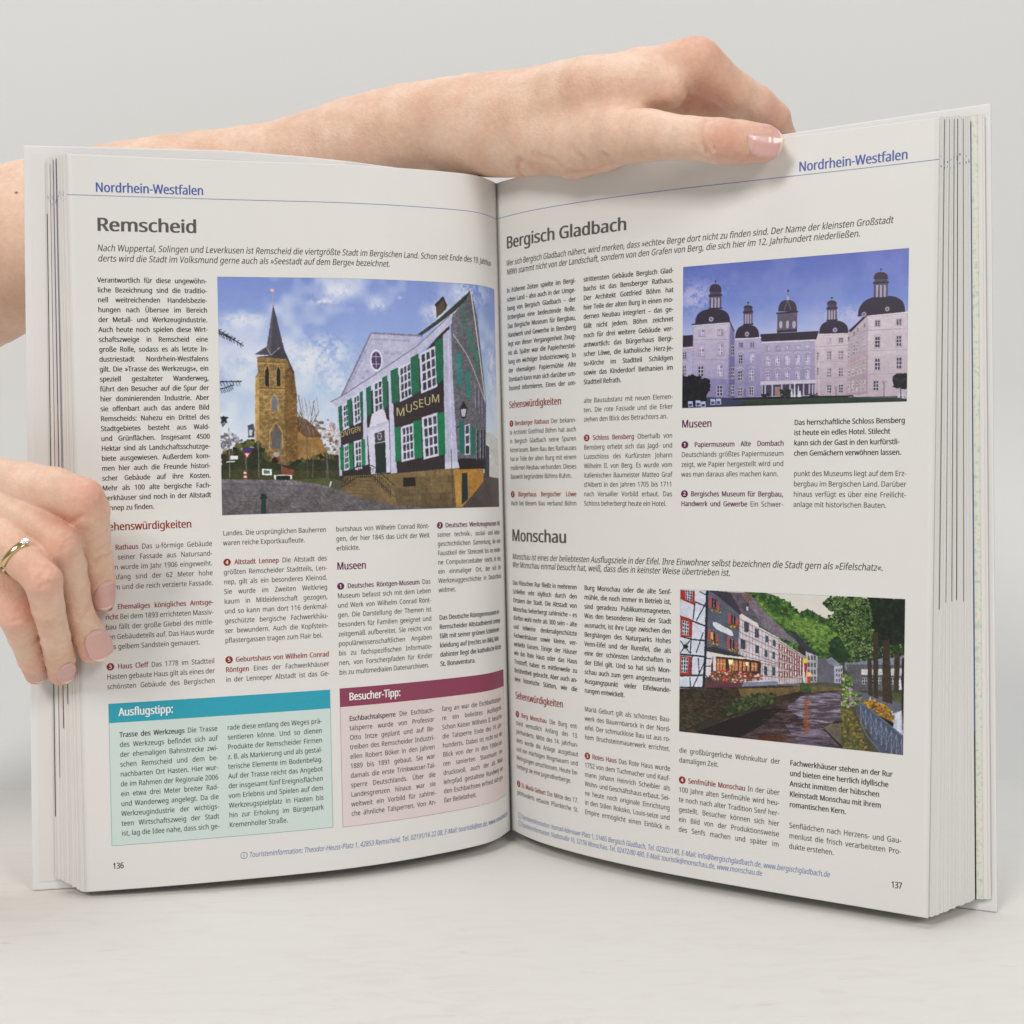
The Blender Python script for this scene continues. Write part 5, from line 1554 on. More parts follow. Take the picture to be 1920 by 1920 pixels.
RIVER="""S|0:216,212,204 1000:222,216,206|230,226,220|0.2|4
P|72,70,52|-13,521 1011,377 1017,1029 -9,1203|0.3|
P|48,80,36|302,-20 407,1 442,14 499,54 556,127 590,94 646,137 701,174 820,248 822,431 503,466 386,270|0.35|
F|44,78,34 60,102,38 84,128,44 34,58,30|314,-3 407,4 459,30 511,66 556,131 590,103 646,154 701,191 778,268 779,419 531,428 385,183|900|14|11
F|88,124,46 76,112,42 62,96,38 104,138,54|349,55 396,52 420,128 477,150 568,134 624,164 679,210 751,271 768,370 670,380 586,295 478,202 385,140|700|12|12
F|116,150,62 100,134,54|478,167 568,143 679,219 745,280 724,358 591,286|500|6|16
F|24,50,26 32,60,30|686,302 723,265 779,369 768,437 697,411|200|16|13
P|34,66,34|415,55 425,3 435,55|0.2|
P|34,66,34|449,70 459,18 470,70|0.2|
P|34,66,34|504,96 513,44 524,96|0.2|
P|34,66,34|580,138 590,86 600,138|0.2|
P|34,66,34|603,153 612,101 623,153|0.2|
P|34,66,34|636,176 645,124 656,176|0.2|
P|34,66,34|558,156 567,104 578,157|0.2|
P|126,128,146|665,431 696,404 741,457 712,470|0.08|
P|172,172,190|708,467 744,456 745,574 709,574|0.06|
P|96,96,112|634,422 665,414 708,477 709,574 633,579|0.12|
P|60,64,90|717,480 722,480 722,498 717,499|0|
P|60,64,90|717,514 722,513 723,532 718,532|0|
P|60,64,90|718,548 723,547 723,565 718,566|0|
P|60,64,90|728,479 733,479 733,497 728,498|0|
P|60,64,90|728,513 733,512 733,531 728,531|0|
P|60,64,90|729,546 734,546 734,564 729,565|0|
P|60,64,90|737,478 742,478 742,496 737,497|0|
P|60,64,90|738,512 742,511 743,530 738,530|0|
P|60,64,90|738,545 743,545 743,563 738,564|0|
P|120,130,150|752,439 822,398 1000,362 1001,427 758,488|0.1|
P|88,88,96|763,446 998,423 1000,583 765,622|0.25|
P|190,188,190|822,473 999,444 999,493 823,506|0.2|
W|828,526 847,524 848,565 829,568|2|2|200,205,205|50,50,52|0.16
W|858,523 877,520 877,562 858,564|2|2|200,205,205|50,50,52|0.16
W|887,519 906,517 906,558 887,560|2|2|200,205,205|50,50,52|0.16
W|916,515 935,513 935,554 916,557|2|2|200,205,205|50,50,52|0.16
W|944,512 963,510 964,551 945,553|2|2|200,205,205|50,50,52|0.16
W|973,508 992,506 992,547 974,549|2|2|200,205,205|50,50,52|0.16
P|50,50,62|515,254 535,250 637,400 581,389 558,340|0.12|
P|176,172,182|581,376 637,405 636,578 577,594|0.08|
P|64,84,88|594,405 601,407 602,436 594,435|0|
P|64,84,88|594,452 602,454 602,483 594,482|0|
P|64,84,88|594,498 602,501 602,530 595,529|0|
P|64,84,88|595,545 603,548 603,576 595,576|0|
P|64,84,88|608,403 616,406 616,435 608,434|0|
P|64,84,88|608,450 616,453 616,481 609,481|0|
P|64,84,88|609,497 617,499 617,528 609,527|0|
P|64,84,88|609,543 617,546 617,575 609,574|0|
P|64,84,88|621,402 629,405 629,433 622,433|0|
P|64,84,88|622,449 630,451 630,480 622,479|0|
P|64,84,88|622,495 630,498 630,527 622,526|0|
P|64,84,88|623,542 630,544 631,573 623,572|0|
P|44,44,54|550,341 584,355 586,423 553,418|0.1|
P|188,180,184|462,306 584,414 588,588 463,612|0.06|
P|202,196,208|280,165 464,298 464,608 307,626 278,420|0.05|
P|118,108,124|237,6 326,5 397,122 558,340 467,297 291,147|0.22|
P|94,82,96|237,6 290,11 397,226 291,147|0.2|
B|237,6 326,5 397,122 558,340 467,297 291,147|9|7|0.12|-0.6
P|110,84,70|305,10 337,8 343,65 314,58|0.3|
P|70,66,78|294,77 329,70 330,140 303,124|0|
P|190,190,205|315,97 325,101 325,131 315,123|0|
L|122,78,76|4|280,183 464,310
L|122,78,76|4|280,231 464,345
L|122,78,76|4|282,275 463,384
L|122,78,76|4|282,314 464,418
L|122,78,76|4|305,404 463,470
L|122,78,76|4|314,442 463,479
L|122,78,76|4|382,479 463,491
L|122,78,76|4|388,521 463,532
L|122,78,76|4|389,565 463,566
L|132,92,92|3|286,178 290,602
L|132,92,92|3|300,189 305,600
L|132,92,92|3|315,200 320,599
L|132,92,92|3|330,211 334,597
L|132,92,92|3|345,222 349,595
L|132,92,92|3|360,233 364,594
L|132,92,92|3|374,244 378,592
L|132,92,92|3|389,255 393,590
L|132,92,92|3|404,266 407,588
L|132,92,92|3|418,277 422,587
L|132,92,92|3|433,288 436,585
L|132,92,92|3|447,298 451,583
L|132,92,92|3|462,309 465,582
L|122,78,76|4|465,323 584,421
L|122,78,76|4|465,382 584,457
L|122,78,76|4|465,440 585,493
L|122,78,76|4|466,499 585,528
L|122,78,76|4|466,557 585,564
L|46,40,46|3|465,349 584,436
L|46,40,46|3|465,408 585,471
L|46,40,46|3|466,466 585,507
L|46,40,46|3|466,525 585,543
L|120,60,60|3|467,319 470,603
L|120,60,60|3|479,329 481,601
L|120,60,60|3|490,339 493,600
L|120,60,60|3|502,349 504,598
L|120,60,60|3|513,359 515,597
L|120,60,60|3|525,369 527,596
L|120,60,60|3|536,379 538,594
L|120,60,60|3|547,389 549,593
L|120,60,60|3|559,399 560,592
L|120,60,60|3|570,409 572,590
L|120,60,60|3|581,419 583,589
W|306,198 328,209 328,275 307,272|2|2|70,70,80|54,62,78|0.16
W|356,242 374,252 375,310 356,307|2|2|70,70,80|54,62,78|0.16
W|291,322 313,333 313,394 292,391|2|2|70,70,80|54,62,78|0.16
W|359,355 376,364 377,414 359,411|2|2|70,70,80|54,62,78|0.16
W|404,286 418,293 418,336 404,333|2|2|60,96,90|54,62,78|0.16
W|439,313 451,319 452,359 439,355|2|2|60,96,90|54,62,78|0.16
W|402,386 414,392 415,436 402,432|2|2|60,96,90|54,62,78|0.16
W|438,395 449,401 449,446 438,442|2|2|60,96,90|54,62,78|0.16
W|401,494 416,501 416,561 401,558|2|2|60,96,90|54,62,78|0.16
W|437,494 450,501 450,560 438,556|2|2|60,96,90|54,62,78|0.16
P|118,44,46|467,340 483,347 483,382 467,378|0|
P|220,214,214|472,345 478,347 478,377 472,376|0|
P|118,44,46|467,402 484,409 484,444 468,440|0|
P|220,214,214|473,407 478,409 479,439 473,438|0|
P|118,44,46|468,464 484,471 484,505 468,502|0|
P|220,214,214|473,469 479,471 479,501 473,500|0|
P|118,44,46|468,526 485,533 485,567 469,564|0|
P|220,214,214|474,531 479,533 480,563 474,562|0|
P|118,44,46|489,359 505,366 505,400 489,397|0|
P|220,214,214|494,364 500,366 500,396 494,394|0|
P|118,44,46|489,413 505,420 506,454 490,451|0|
P|220,214,214|494,418 500,420 500,450 495,449|0|
P|118,44,46|490,467 506,474 506,508 490,505|0|
P|220,214,214|495,472 501,474 501,504 495,503|0|
P|118,44,46|490,521 506,528 506,562 490,559|0|
P|220,214,214|495,526 501,528 501,558 496,557|0|
P|118,44,46|511,377 526,384 527,419 511,415|0|
P|220,214,214|516,382 521,384 522,414 516,413|0|
P|118,44,46|511,424 527,431 527,465 511,461|0|
P|220,214,214|516,428 522,430 522,460 516,459|0|
P|118,44,46|511,470 527,477 528,511 512,508|0|
P|220,214,214|516,474 522,476 522,506 517,505|0|
P|118,44,46|512,516 528,523 528,557 512,554|0|
P|220,214,214|517,521 523,523 523,553 517,551|0|
P|118,44,46|532,396 548,403 548,437 533,433|0|
P|220,214,214|537,400 543,402 543,432 538,431|0|
P|118,44,46|533,434 548,441 549,475 533,472|0|
P|220,214,214|538,439 543,441 544,471 538,470|0|
P|118,44,46|533,473 549,480 549,514 533,510|0|
P|220,214,214|538,477 544,479 544,509 538,508|0|
P|118,44,46|533,511 549,518 549,552 534,549|0|
P|220,214,214|538,516 544,518 544,548 539,546|0|
P|118,44,46|554,414 570,421 570,455 554,452|0|
P|220,214,214|559,419 565,421 565,450 559,449|0|
P|118,44,46|554,445 570,452 570,486 554,482|0|
P|220,214,214|559,449 565,451 565,481 559,480|0|
P|118,44,46|554,476 570,482 570,516 555,513|0|
P|220,214,214|559,480 565,482 565,512 560,511|0|
P|118,44,46|555,506 570,513 571,547 555,544|0|
P|220,214,214|560,511 565,513 566,542 560,541|0|
P|84,92,110|131,3 207,12 285,156 281,419 127,399 129,204|0.1|
L|64,72,90|2|131,35 283,183
L|64,72,90|2|131,56 283,197
L|64,72,90|2|131,77 283,211
L|64,72,90|2|131,99 283,225
L|64,72,90|2|131,120 283,239
L|64,72,90|2|132,141 283,253
L|64,72,90|2|132,163 283,267
L|64,72,90|2|132,184 283,281
L|64,72,90|2|132,205 283,295
L|64,72,90|2|132,227 284,309
L|64,72,90|2|132,248 284,323
L|64,72,90|2|132,269 284,337
L|64,72,90|2|133,291 284,351
L|64,72,90|2|133,312 284,365
L|64,72,90|2|133,333 284,379
L|64,72,90|2|133,354 284,393
L|64,72,90|2|133,376 284,407
L|64,72,90|2|133,397 284,421
P|56,50,62|134,-1 240,6 294,147 288,160 177,32|0.15|
P|184,70,74|140,34 154,40 154,120 141,118|0|
P|34,34,44|154,49 174,63 174,129 154,122|0|
P|184,70,74|177,67 189,75 189,133 177,127|0|
L|220,220,225|3|163,54 164,125
F|120,60,40 60,90,40 190,150,60|150,113 192,128 193,154 150,144|40|7|290
P|184,70,74|232,143 245,149 245,228 232,225|0|
P|34,34,44|245,158 265,171 265,237 245,230|0|
P|184,70,74|268,175 280,183 280,240 268,235|0|
L|220,220,225|3|255,162 255,232
F|120,60,40 60,90,40 190,150,60|241,221 283,235 283,262 241,252|40|7|440
P|184,70,74|137,265 151,271 151,351 138,349|0|
P|34,34,44|151,280 171,293 172,360 151,353|0|
P|184,70,74|174,298 186,305 187,363 175,358|0|
L|220,220,225|3|161,285 161,355
F|120,60,40 60,90,40 190,150,60|147,344 190,358 190,385 147,375|40|7|283
P|184,70,74|228,310 241,316 242,395 229,393|0|
P|34,34,44|241,325 261,338 262,404 242,397|0|
P|184,70,74|264,342 276,350 277,407 265,402|0|
L|220,220,225|3|251,329 251,400
F|120,60,40 60,90,40 190,150,60|238,389 280,402 280,428 238,419|40|7|432
P|210,214,224|161,217 178,219 251,271 258,303 245,307 175,266 161,241|0|
P|210,175,80|151,286 163,290 163,343 151,339|0|
P|52,50,62|125,400 167,387 281,428 317,446 228,442 125,422|0.15|
P|60,44,40|161,454 388,461 383,583 150,619|0.1|
P|206,120,60|167,466 178,467 178,554 168,553|0.25|
L|232,222,200|2.5|167,466 168,559
L|232,222,200|2|168,502 180,502
P|206,120,60|183,467 193,468 193,552 183,551|0.25|
L|232,222,200|2.5|183,467 183,557
L|232,222,200|2|183,502 195,502
P|206,120,60|198,468 208,469 209,551 198,550|0.25|
L|232,222,200|2.5|198,468 198,556
L|232,222,200|2|198,502 210,502
P|206,120,60|212,469 222,470 222,550 212,548|0.25|
L|232,222,200|2.5|212,469 212,554
L|232,222,200|2|212,502 224,503
P|206,120,60|240,471 250,472 251,548 240,545|0.25|
L|232,222,200|2.5|240,471 241,551
L|232,222,200|2|240,502 252,503
P|206,120,60|255,473 265,473 266,546 255,543|0.25|
L|232,222,200|2.5|255,473 256,549
L|232,222,200|2|255,502 267,503
P|206,120,60|270,474 280,474 281,545 270,541|0.25|
L|232,222,200|2.5|270,474 270,548
L|232,222,200|2|270,503 282,503
P|206,120,60|288,475 298,475 298,544 288,539|0.25|
L|232,222,200|2.5|288,475 288,546
L|232,222,200|2|288,503 300,503
P|206,120,60|306,476 316,477 316,542 306,537|0.25|
L|232,222,200|2.5|306,476 306,544
L|232,222,200|2|306,503 318,503
P|206,120,60|323,477 333,478 334,541 324,536|0.25|
L|232,222,200|2.5|323,477 324,542
L|232,222,200|2|324,503 335,504
P|206,120,60|344,479 354,479 354,539 344,533|0.25|
L|232,222,200|2.5|344,479 344,539
L|232,222,200|2|344,503 356,504
P|206,120,60|359,480 369,480 369,538 359,532|0.25|
L|232,222,200|2.5|359,480 359,538
L|232,222,200|2|359,503 371,504
P|222,214,214|162,451 176,451 177,558 163,555|0|
L|230,226,226|4|161,453 222,454 314,455 388,465
P|255,238,190|234,470 257,468 253,501 238,503|0|
P|255,232,170|314,479 330,477 328,504 317,505|0|
E|255,220,150|388,469|4|7
E|255,225,160|294,453|13|6
P|216,210,222|121,436 155,441 153,592 119,613|0.05|
L|34,36,46|8|121,471 154,475
L|34,36,46|8|120,529 153,525
L|34,36,46|8|119,578 156,636
P|96,50,62|118,640 307,609 304,640 229,666 117,674|0.08|
P|120,130,160|307,618 464,592 463,618 298,649|0.06|
P|98,104,126|458,617 560,592 561,615 459,641|0.08|
F|150,44,36 196,70,50 90,80,50 60,84,46 210,180,170|150,570 210,550 306,550 389,565 389,589 259,625 156,622|420|9|21
P|206,212,228|0,-2 134,-1 124,204 126,435 117,685 -1,704|0.05|
L|28,32,44|22|131,3 126,435 117,685
L|28,32,44|12|-2,187 61,218 124,249
L|28,32,44|12|2,331 62,348 125,351
L|28,32,44|14|1,457 121,462
L|28,32,44|14|1,609 119,591
L|28,32,44|12|1,690 117,678
L|28,32,44|10|73,88 64,209
L|28,32,44|9|128,79 80,217
L|28,32,44|10|55,335 53,451
L|28,32,44|10|59,469 57,598
L|28,32,44|9|114,294 81,440
L|28,32,44|9|91,474 96,581
L|28,32,44|9|119,507 67,682
L|28,32,44|9|51,613 54,684
L|28,32,44|10|73,83 131,115
L|28,32,44|9|2,362 50,443
L|28,32,44|9|49,358 3,447
L|28,32,44|8|94,10 129,35
P|168,40,34|2,5 72,7 70,110 54,98 2,70|0.08|
P|168,40,34|2,185 61,209 59,335 3,333|0.08|
P|168,40,34|2,466 55,469 56,599 1,605|0.08|
W|25,5 60,5 59,84 26,68|3|4|215,215,222|58,62,84|0.16
W|11,213 45,226 44,322 11,319|3|4|215,215,222|58,62,84|0.16
W|7,476 43,477 41,582 6,586|3|4|215,215,222|58,62,84|0.16
E|30,24,26|28,400|13|16
P|226,196,60|571,428 593,426 593,456 572,460|0|
P|220,215,215|572,463 582,461 583,585 571,561|0|
P|176,34,36|578,462 593,456 591,499 583,559|0|
P|255,190,120|591,516 610,518 610,543 591,546|0|
L|60,60,66|5|570,424 572,595
P|190,60,40|594,545 608,544 608,590 594,592|0|
L|90,92,98|2|608,569 611,603
L|90,92,98|2|617,569 620,603
L|90,92,98|2|627,569 630,604
L|90,92,98|2|636,570 639,604
L|90,92,98|2|645,570 649,605
L|90,92,98|2|655,570 658,605
L|90,92,98|2|664,570 667,606
L|90,92,98|2|674,570 677,606
L|90,92,98|2|683,570 686,607
L|90,92,98|2|692,570 695,608
L|90,92,98|2|702,571 705,608
L|90,92,98|2|711,571 714,609
L|90,92,98|2|720,571 723,609
L|90,92,98|2|729,571 732,610
L|90,92,98|2|739,571 742,610
L|96,98,106|4|605,572 671,570 742,578
L|80,80,86|5|605,601 743,603
P|58,44,34|-2,700 117,680 298,649 458,621 561,613 572,654 527,702 355,781 231,864 91,995 -1,1009|0.45|66,56,36
B|-2,700 117,680 298,649 458,621 561,613 572,654 527,702 355,781 231,864 91,995 -1,1009|16|9|0.3|-0.05
P|108,88,50|283,664 459,638 561,613 564,664 436,732 296,715|0.35|
P|44,40,26|53,969 212,823 355,742 505,675 566,646 595,651 425,772 225,882 109,992|0.5|
F|52,70,34 70,92,42 36,48,26|224,768 354,690 459,677 448,739 355,786 231,855|240|10|31
F|50,74,34 66,96,40|572,595 616,598 611,658 566,646|90|9|32
P|104,92,56|611,607 737,604 743,624 611,649|0.3|
P|60,42,42|-1,1009 91,990 231,877 425,772 595,651 743,620 745,825 669,878 746,1000 564,1012 153,1007|0.3|84,58,56
Q|91,990 231,877 425,772 595,651 743,620 745,825 669,878 746,1000 564,1012 153,1007|44,30,30|92,72,74|1
Q|567,680 742,624 742,792 701,840 619,860 540,803 505,765|74,62,74|150,140,164|1
Q|495,878 669,878 730,986 564,1008|60,48,60|120,108,132|1
P|26,18,18|84,991 231,886 390,789 483,777 391,902 286,1004 122,1003|0.25|
P|84,40,26|345,1008 426,948 507,970 484,1008 392,1016|0.4|
P|196,92,40|579,700 592,698 590,702 582,703|0|
P|140,64,38|578,705 607,701 603,705 584,708|0|
P|112,60,44|579,710 597,707 594,712 583,713|0|
P|196,92,40|579,715 612,710 607,715 585,718|0|
P|140,64,38|580,720 602,717 599,721 584,723|0|
P|112,60,44|566,727 604,721 599,726 573,730|0|
P|196,92,40|580,731 607,726 603,731 585,733|0|
P|140,64,38|581,736 597,733 595,737 584,739|0|
P|112,60,44|580,741 612,736 608,740 586,743|0|
P|196,92,40|581,746 602,742 599,747 585,749|0|
P|140,64,38|567,753 604,747 599,752 574,755|0|
P|112,60,44|581,756 607,752 604,756 586,759|0|
P|196,92,40|582,761 597,758 595,762 585,764|0|
P|140,64,38|582,766 612,761 608,766 587,769|0|
P|112,60,44|583,771 602,767 600,772 586,774|0|
P|196,92,40|569,778 604,772 600,777 575,780|0|
P|140,64,38|583,781 607,777 604,782 587,784|0|
P|112,60,44|584,786 597,783 596,788 586,789|0|
P|196,92,40|583,791 612,786 608,791 588,794|0|
P|140,64,38|584,796 602,793 600,797 587,799|0|
P|112,60,44|570,803 605,798 600,803 577,806|0|
P|196,92,40|584,806 608,802 604,807 588,809|0|
P|140,64,38|585,811 598,809 596,813 588,814|0|
P|112,60,44|572,818 600,814 596,818 577,821|0|
P|196,92,40|585,822 603,818 600,823 589,824|0|
P|140,64,38|572,829 605,823 600,828 578,831|0|
P|112,60,44|586,832 608,828 605,832 590,835|0|
P|196,92,40|572,839 610,832 605,837 579,841|0|
P|140,64,38|573,844 600,839 596,844 578,846|0|
P|112,60,44|587,847 603,844 601,848 590,850|0|
P|196,92,40|573,854 605,848 601,853 579,856|0|
P|140,64,38|587,857 608,853 605,858 591,860|0|
P|112,60,44|573,864 610,858 605,863 580,866|0|
P|196,92,40|574,869 600,864 597,869 579,872|0|
P|140,64,38|588,872 603,869 601,874 591,875|0|
P|112,60,44|575,879 605,874 601,879 580,882|0|
P|196,92,40|589,882 608,878 606,883 592,885|0|
P|140,64,38|575,889 610,883 606,888 581,892|0|
P|112,60,44|576,894 600,890 597,895 580,897|0|
P|196,92,40|590,897 603,894 601,899 592,900|0|
P|140,64,38|576,904 606,899 602,904 581,907|0|
P|112,60,44|590,907 608,904 606,908 593,910|0|
P|196,92,40|576,915 611,909 606,914 583,917|0|
P|140,64,38|577,920 601,915 598,920 582,922|0|
P|112,60,44|591,923 604,920 602,924 594,926|0|
P|196,92,40|578,930 606,925 602,929 583,932|0|
L|90,70,70|1.5|378,756 396,749
L|90,70,70|1.5|435,801 456,793
L|150,140,158|1.5|491,846 516,837
L|150,140,158|1.5|547,890 575,881
L|150,140,158|1.5|601,934 634,924
L|150,140,158|1.5|654,741 689,731
L|150,140,158|1.5|707,785 725,778
L|90,70,70|1.5|425,877 448,868
L|150,140,158|1.5|481,921 508,912
L|150,140,158|1.5|537,965 567,955
L|150,140,158|1.5|590,771 623,761
L|150,140,158|1.5|644,815 681,805
L|150,140,158|1.5|698,859 717,851
L|90,70,70|1.5|415,952 439,944
L|90,70,70|1.5|470,756 497,748
L|150,140,158|1.5|525,801 556,792
L|150,140,158|1.5|580,845 615,835
L|150,140,158|1.5|635,889 673,878
L|150,140,158|1.5|689,932 708,924
L|90,70,70|1.5|404,787 429,778
L|90,70,70|1.5|460,832 489,822
L|150,140,158|1.5|516,876 548,866
L|150,140,158|1.5|571,920 607,909
L|150,140,158|1.5|624,726 641,719
L|150,140,158|1.5|678,771 698,763
L|90,70,70|1.5|394,862 420,854
L|90,70,70|1.5|450,907 480,897
L|150,140,158|1.5|506,951 540,941
L|150,140,158|1.5|560,756 596,746
L|150,140,158|1.5|614,801 632,793
L|150,140,158|1.5|668,844 690,836
L|90,70,70|1.5|384,938 411,929
L|90,70,70|1.5|441,982 472,972
L|150,140,158|1.5|495,786 529,777
L|150,140,158|1.5|550,831 588,820
L|150,140,158|1.5|605,875 624,867
L|150,140,158|1.5|659,918 682,910
L|150,140,158|1.5|711,727 737,718
L|90,70,70|1.5|429,817 461,807
L|150,140,158|1.5|485,861 521,851
P|100,90,76|666,874 696,845 745,833 754,999 730,986|0.25|
P|40,32,30|666,874 669,891 746,1000 754,991|0|
P|96,98,112|748,615 866,625 1003,672 1009,998 912,1002 825,730 743,658|0.15|
P|60,78,36|739,524 774,512 781,619 819,648 819,698 782,736 838,1015 749,1002 739,826|0.5|
F|74,112,40 96,140,50 54,82,34 150,120,150 190,160,150|742,515 780,519 786,619 824,639 814,707 771,738 744,725|300|11|41
F|106,96,44 80,76,36 128,112,50|744,741 793,743 859,999 752,991|300|10|42
P|74,88,44|951,614 1003,607 1003,672 962,662|0.3|
P|28,44,24|708,18 1000,8 1001,345 896,377 790,410 762,354 729,239 700,132 722,71|0.5|
F|26,44,22 38,62,28 50,80,34 20,32,18 66,100,40|686,6 1000,0 1001,361 896,390 768,437 768,370 723,223 673,151 706,106 661,59|1500|13|51
F|70,104,42 56,88,36 92,122,52 120,140,80|686,6 861,7 885,358 779,411 723,223 673,151 706,106|900|6|54
F|150,160,140 60,80,40|777,252 989,248 990,379 790,418|60|7|55
F|16,26,16 24,38,20|861,11 1000,8 1001,279 885,308|500|18|52
P|58,46,36|848,395 864,393 873,641 853,635|0.3|
P|58,46,36|871,226 892,224 894,654 875,645|0.3|
P|58,46,36|911,272 937,270 954,679 912,669|0.3|
P|58,46,36|959,350 982,347 979,602 960,596|0.3|
P|40,28,26|990,379 1002,378 1004,997 992,993|0.1|
P|212,214,222|979,520 986,511 992,584 980,585|0|
P|176,184,205|952,745 993,715 1003,983 975,955 942,812|0.08|
P|206,210,226|859,647 864,644 867,679 859,680|0|
P|206,210,226|877,663 883,660 885,696 877,697|0|
P|206,210,226|895,678 901,676 903,714 895,715|0|
P|206,210,226|913,694 919,692 921,731 913,732|0|
P|206,210,226|931,710 937,707 939,748 931,749|0|
P|206,210,226|949,725 955,723 957,765 949,766|0|
P|206,210,226|967,741 973,738 975,782 967,783|0|
P|206,212,228|973,726 988,722 990,862 975,848|0|
F|176,130,30 206,160,40 110,84,30 150,90,30|830,671 867,666 930,699 960,761 958,810 889,754 835,704|300|9|61
P|22,26,26|889,754 960,801 953,856 910,817|0.2|
P|70,80,104|803,717 824,689 1000,885 1002,997 902,1000|0.15|
L|92,104,128|12|816,686 867,733 1000,881
L|92,104,128|9|803,733 847,893 912,1002
L|130,142,166|5|822,702 826,826
L|116,128,152|4|822,702 846,839
L|116,128,152|4|845,728 820,827
L|130,142,166|5|843,726 847,856
L|116,128,152|4|843,726 868,870
L|116,128,152|4|867,753 841,857
L|130,142,166|5|865,750 869,887
L|116,128,152|4|865,750 890,900
L|116,128,152|4|888,777 863,888
L|130,142,166|5|886,775 890,918
L|116,128,152|4|886,775 911,931
L|116,128,152|4|910,801 884,919
L|130,142,166|5|908,799 912,948
L|116,128,152|4|908,799 932,961
L|116,128,152|4|931,825 906,949
L|130,142,166|5|929,823 933,978
L|116,128,152|4|929,823 953,991
L|116,128,152|4|952,849 927,979
L|130,142,166|5|950,846 954,1008
L|116,128,152|4|950,846 975,1021
L|116,128,152|4|973,872 948,1009
L|130,142,166|5|971,870 975,1038
L|116,128,152|4|971,870 996,1051
L|116,128,152|4|994,896 970,1039
L|130,142,166|5|992,894 996,1068
L|116,128,152|4|992,894 1017,1081
L|116,128,152|4|1015,920 991,1069"""


def hexc(h): return np.array([float(q) for q in h.split(',')])
def vnoise(h, w, n, rng):
    n = max(2, int(n)); m = max(2, int(n*w/h)); a = rng.random((n+1, m+1))
    y = np.linspace(0, n-1e-3, h); x = np.linspace(0, m-1e-3, w); yi = y.astype(int); xi = x.astype(int); fy = (y-yi)[:, None]; fx = (x-xi)[None]
    fy = fy*fy*(3-2*fy); fx = fx*fx*(3-2*fx)
    return (a[yi][:, xi]*(1-fy)*(1-fx)+a[yi+1][:, xi]*fy*(1-fx)+a[yi][:, xi+1]*(1-fy)*fx+a[yi+1][:, xi+1]*fy*fx)
def inside(px, py, P):
    r = np.zeros(px.shape, bool); n = len(P)
    for i in range(n):
        x0, y0 = P[i]; x1, y1 = P[(i+1) % n]
        if y0 == y1: continue
        c = ((y0 > py) != (y1 > py)) & (px < (x1-x0)*(py-y0)/(y1-y0)+x0)
        r ^= c
    return r
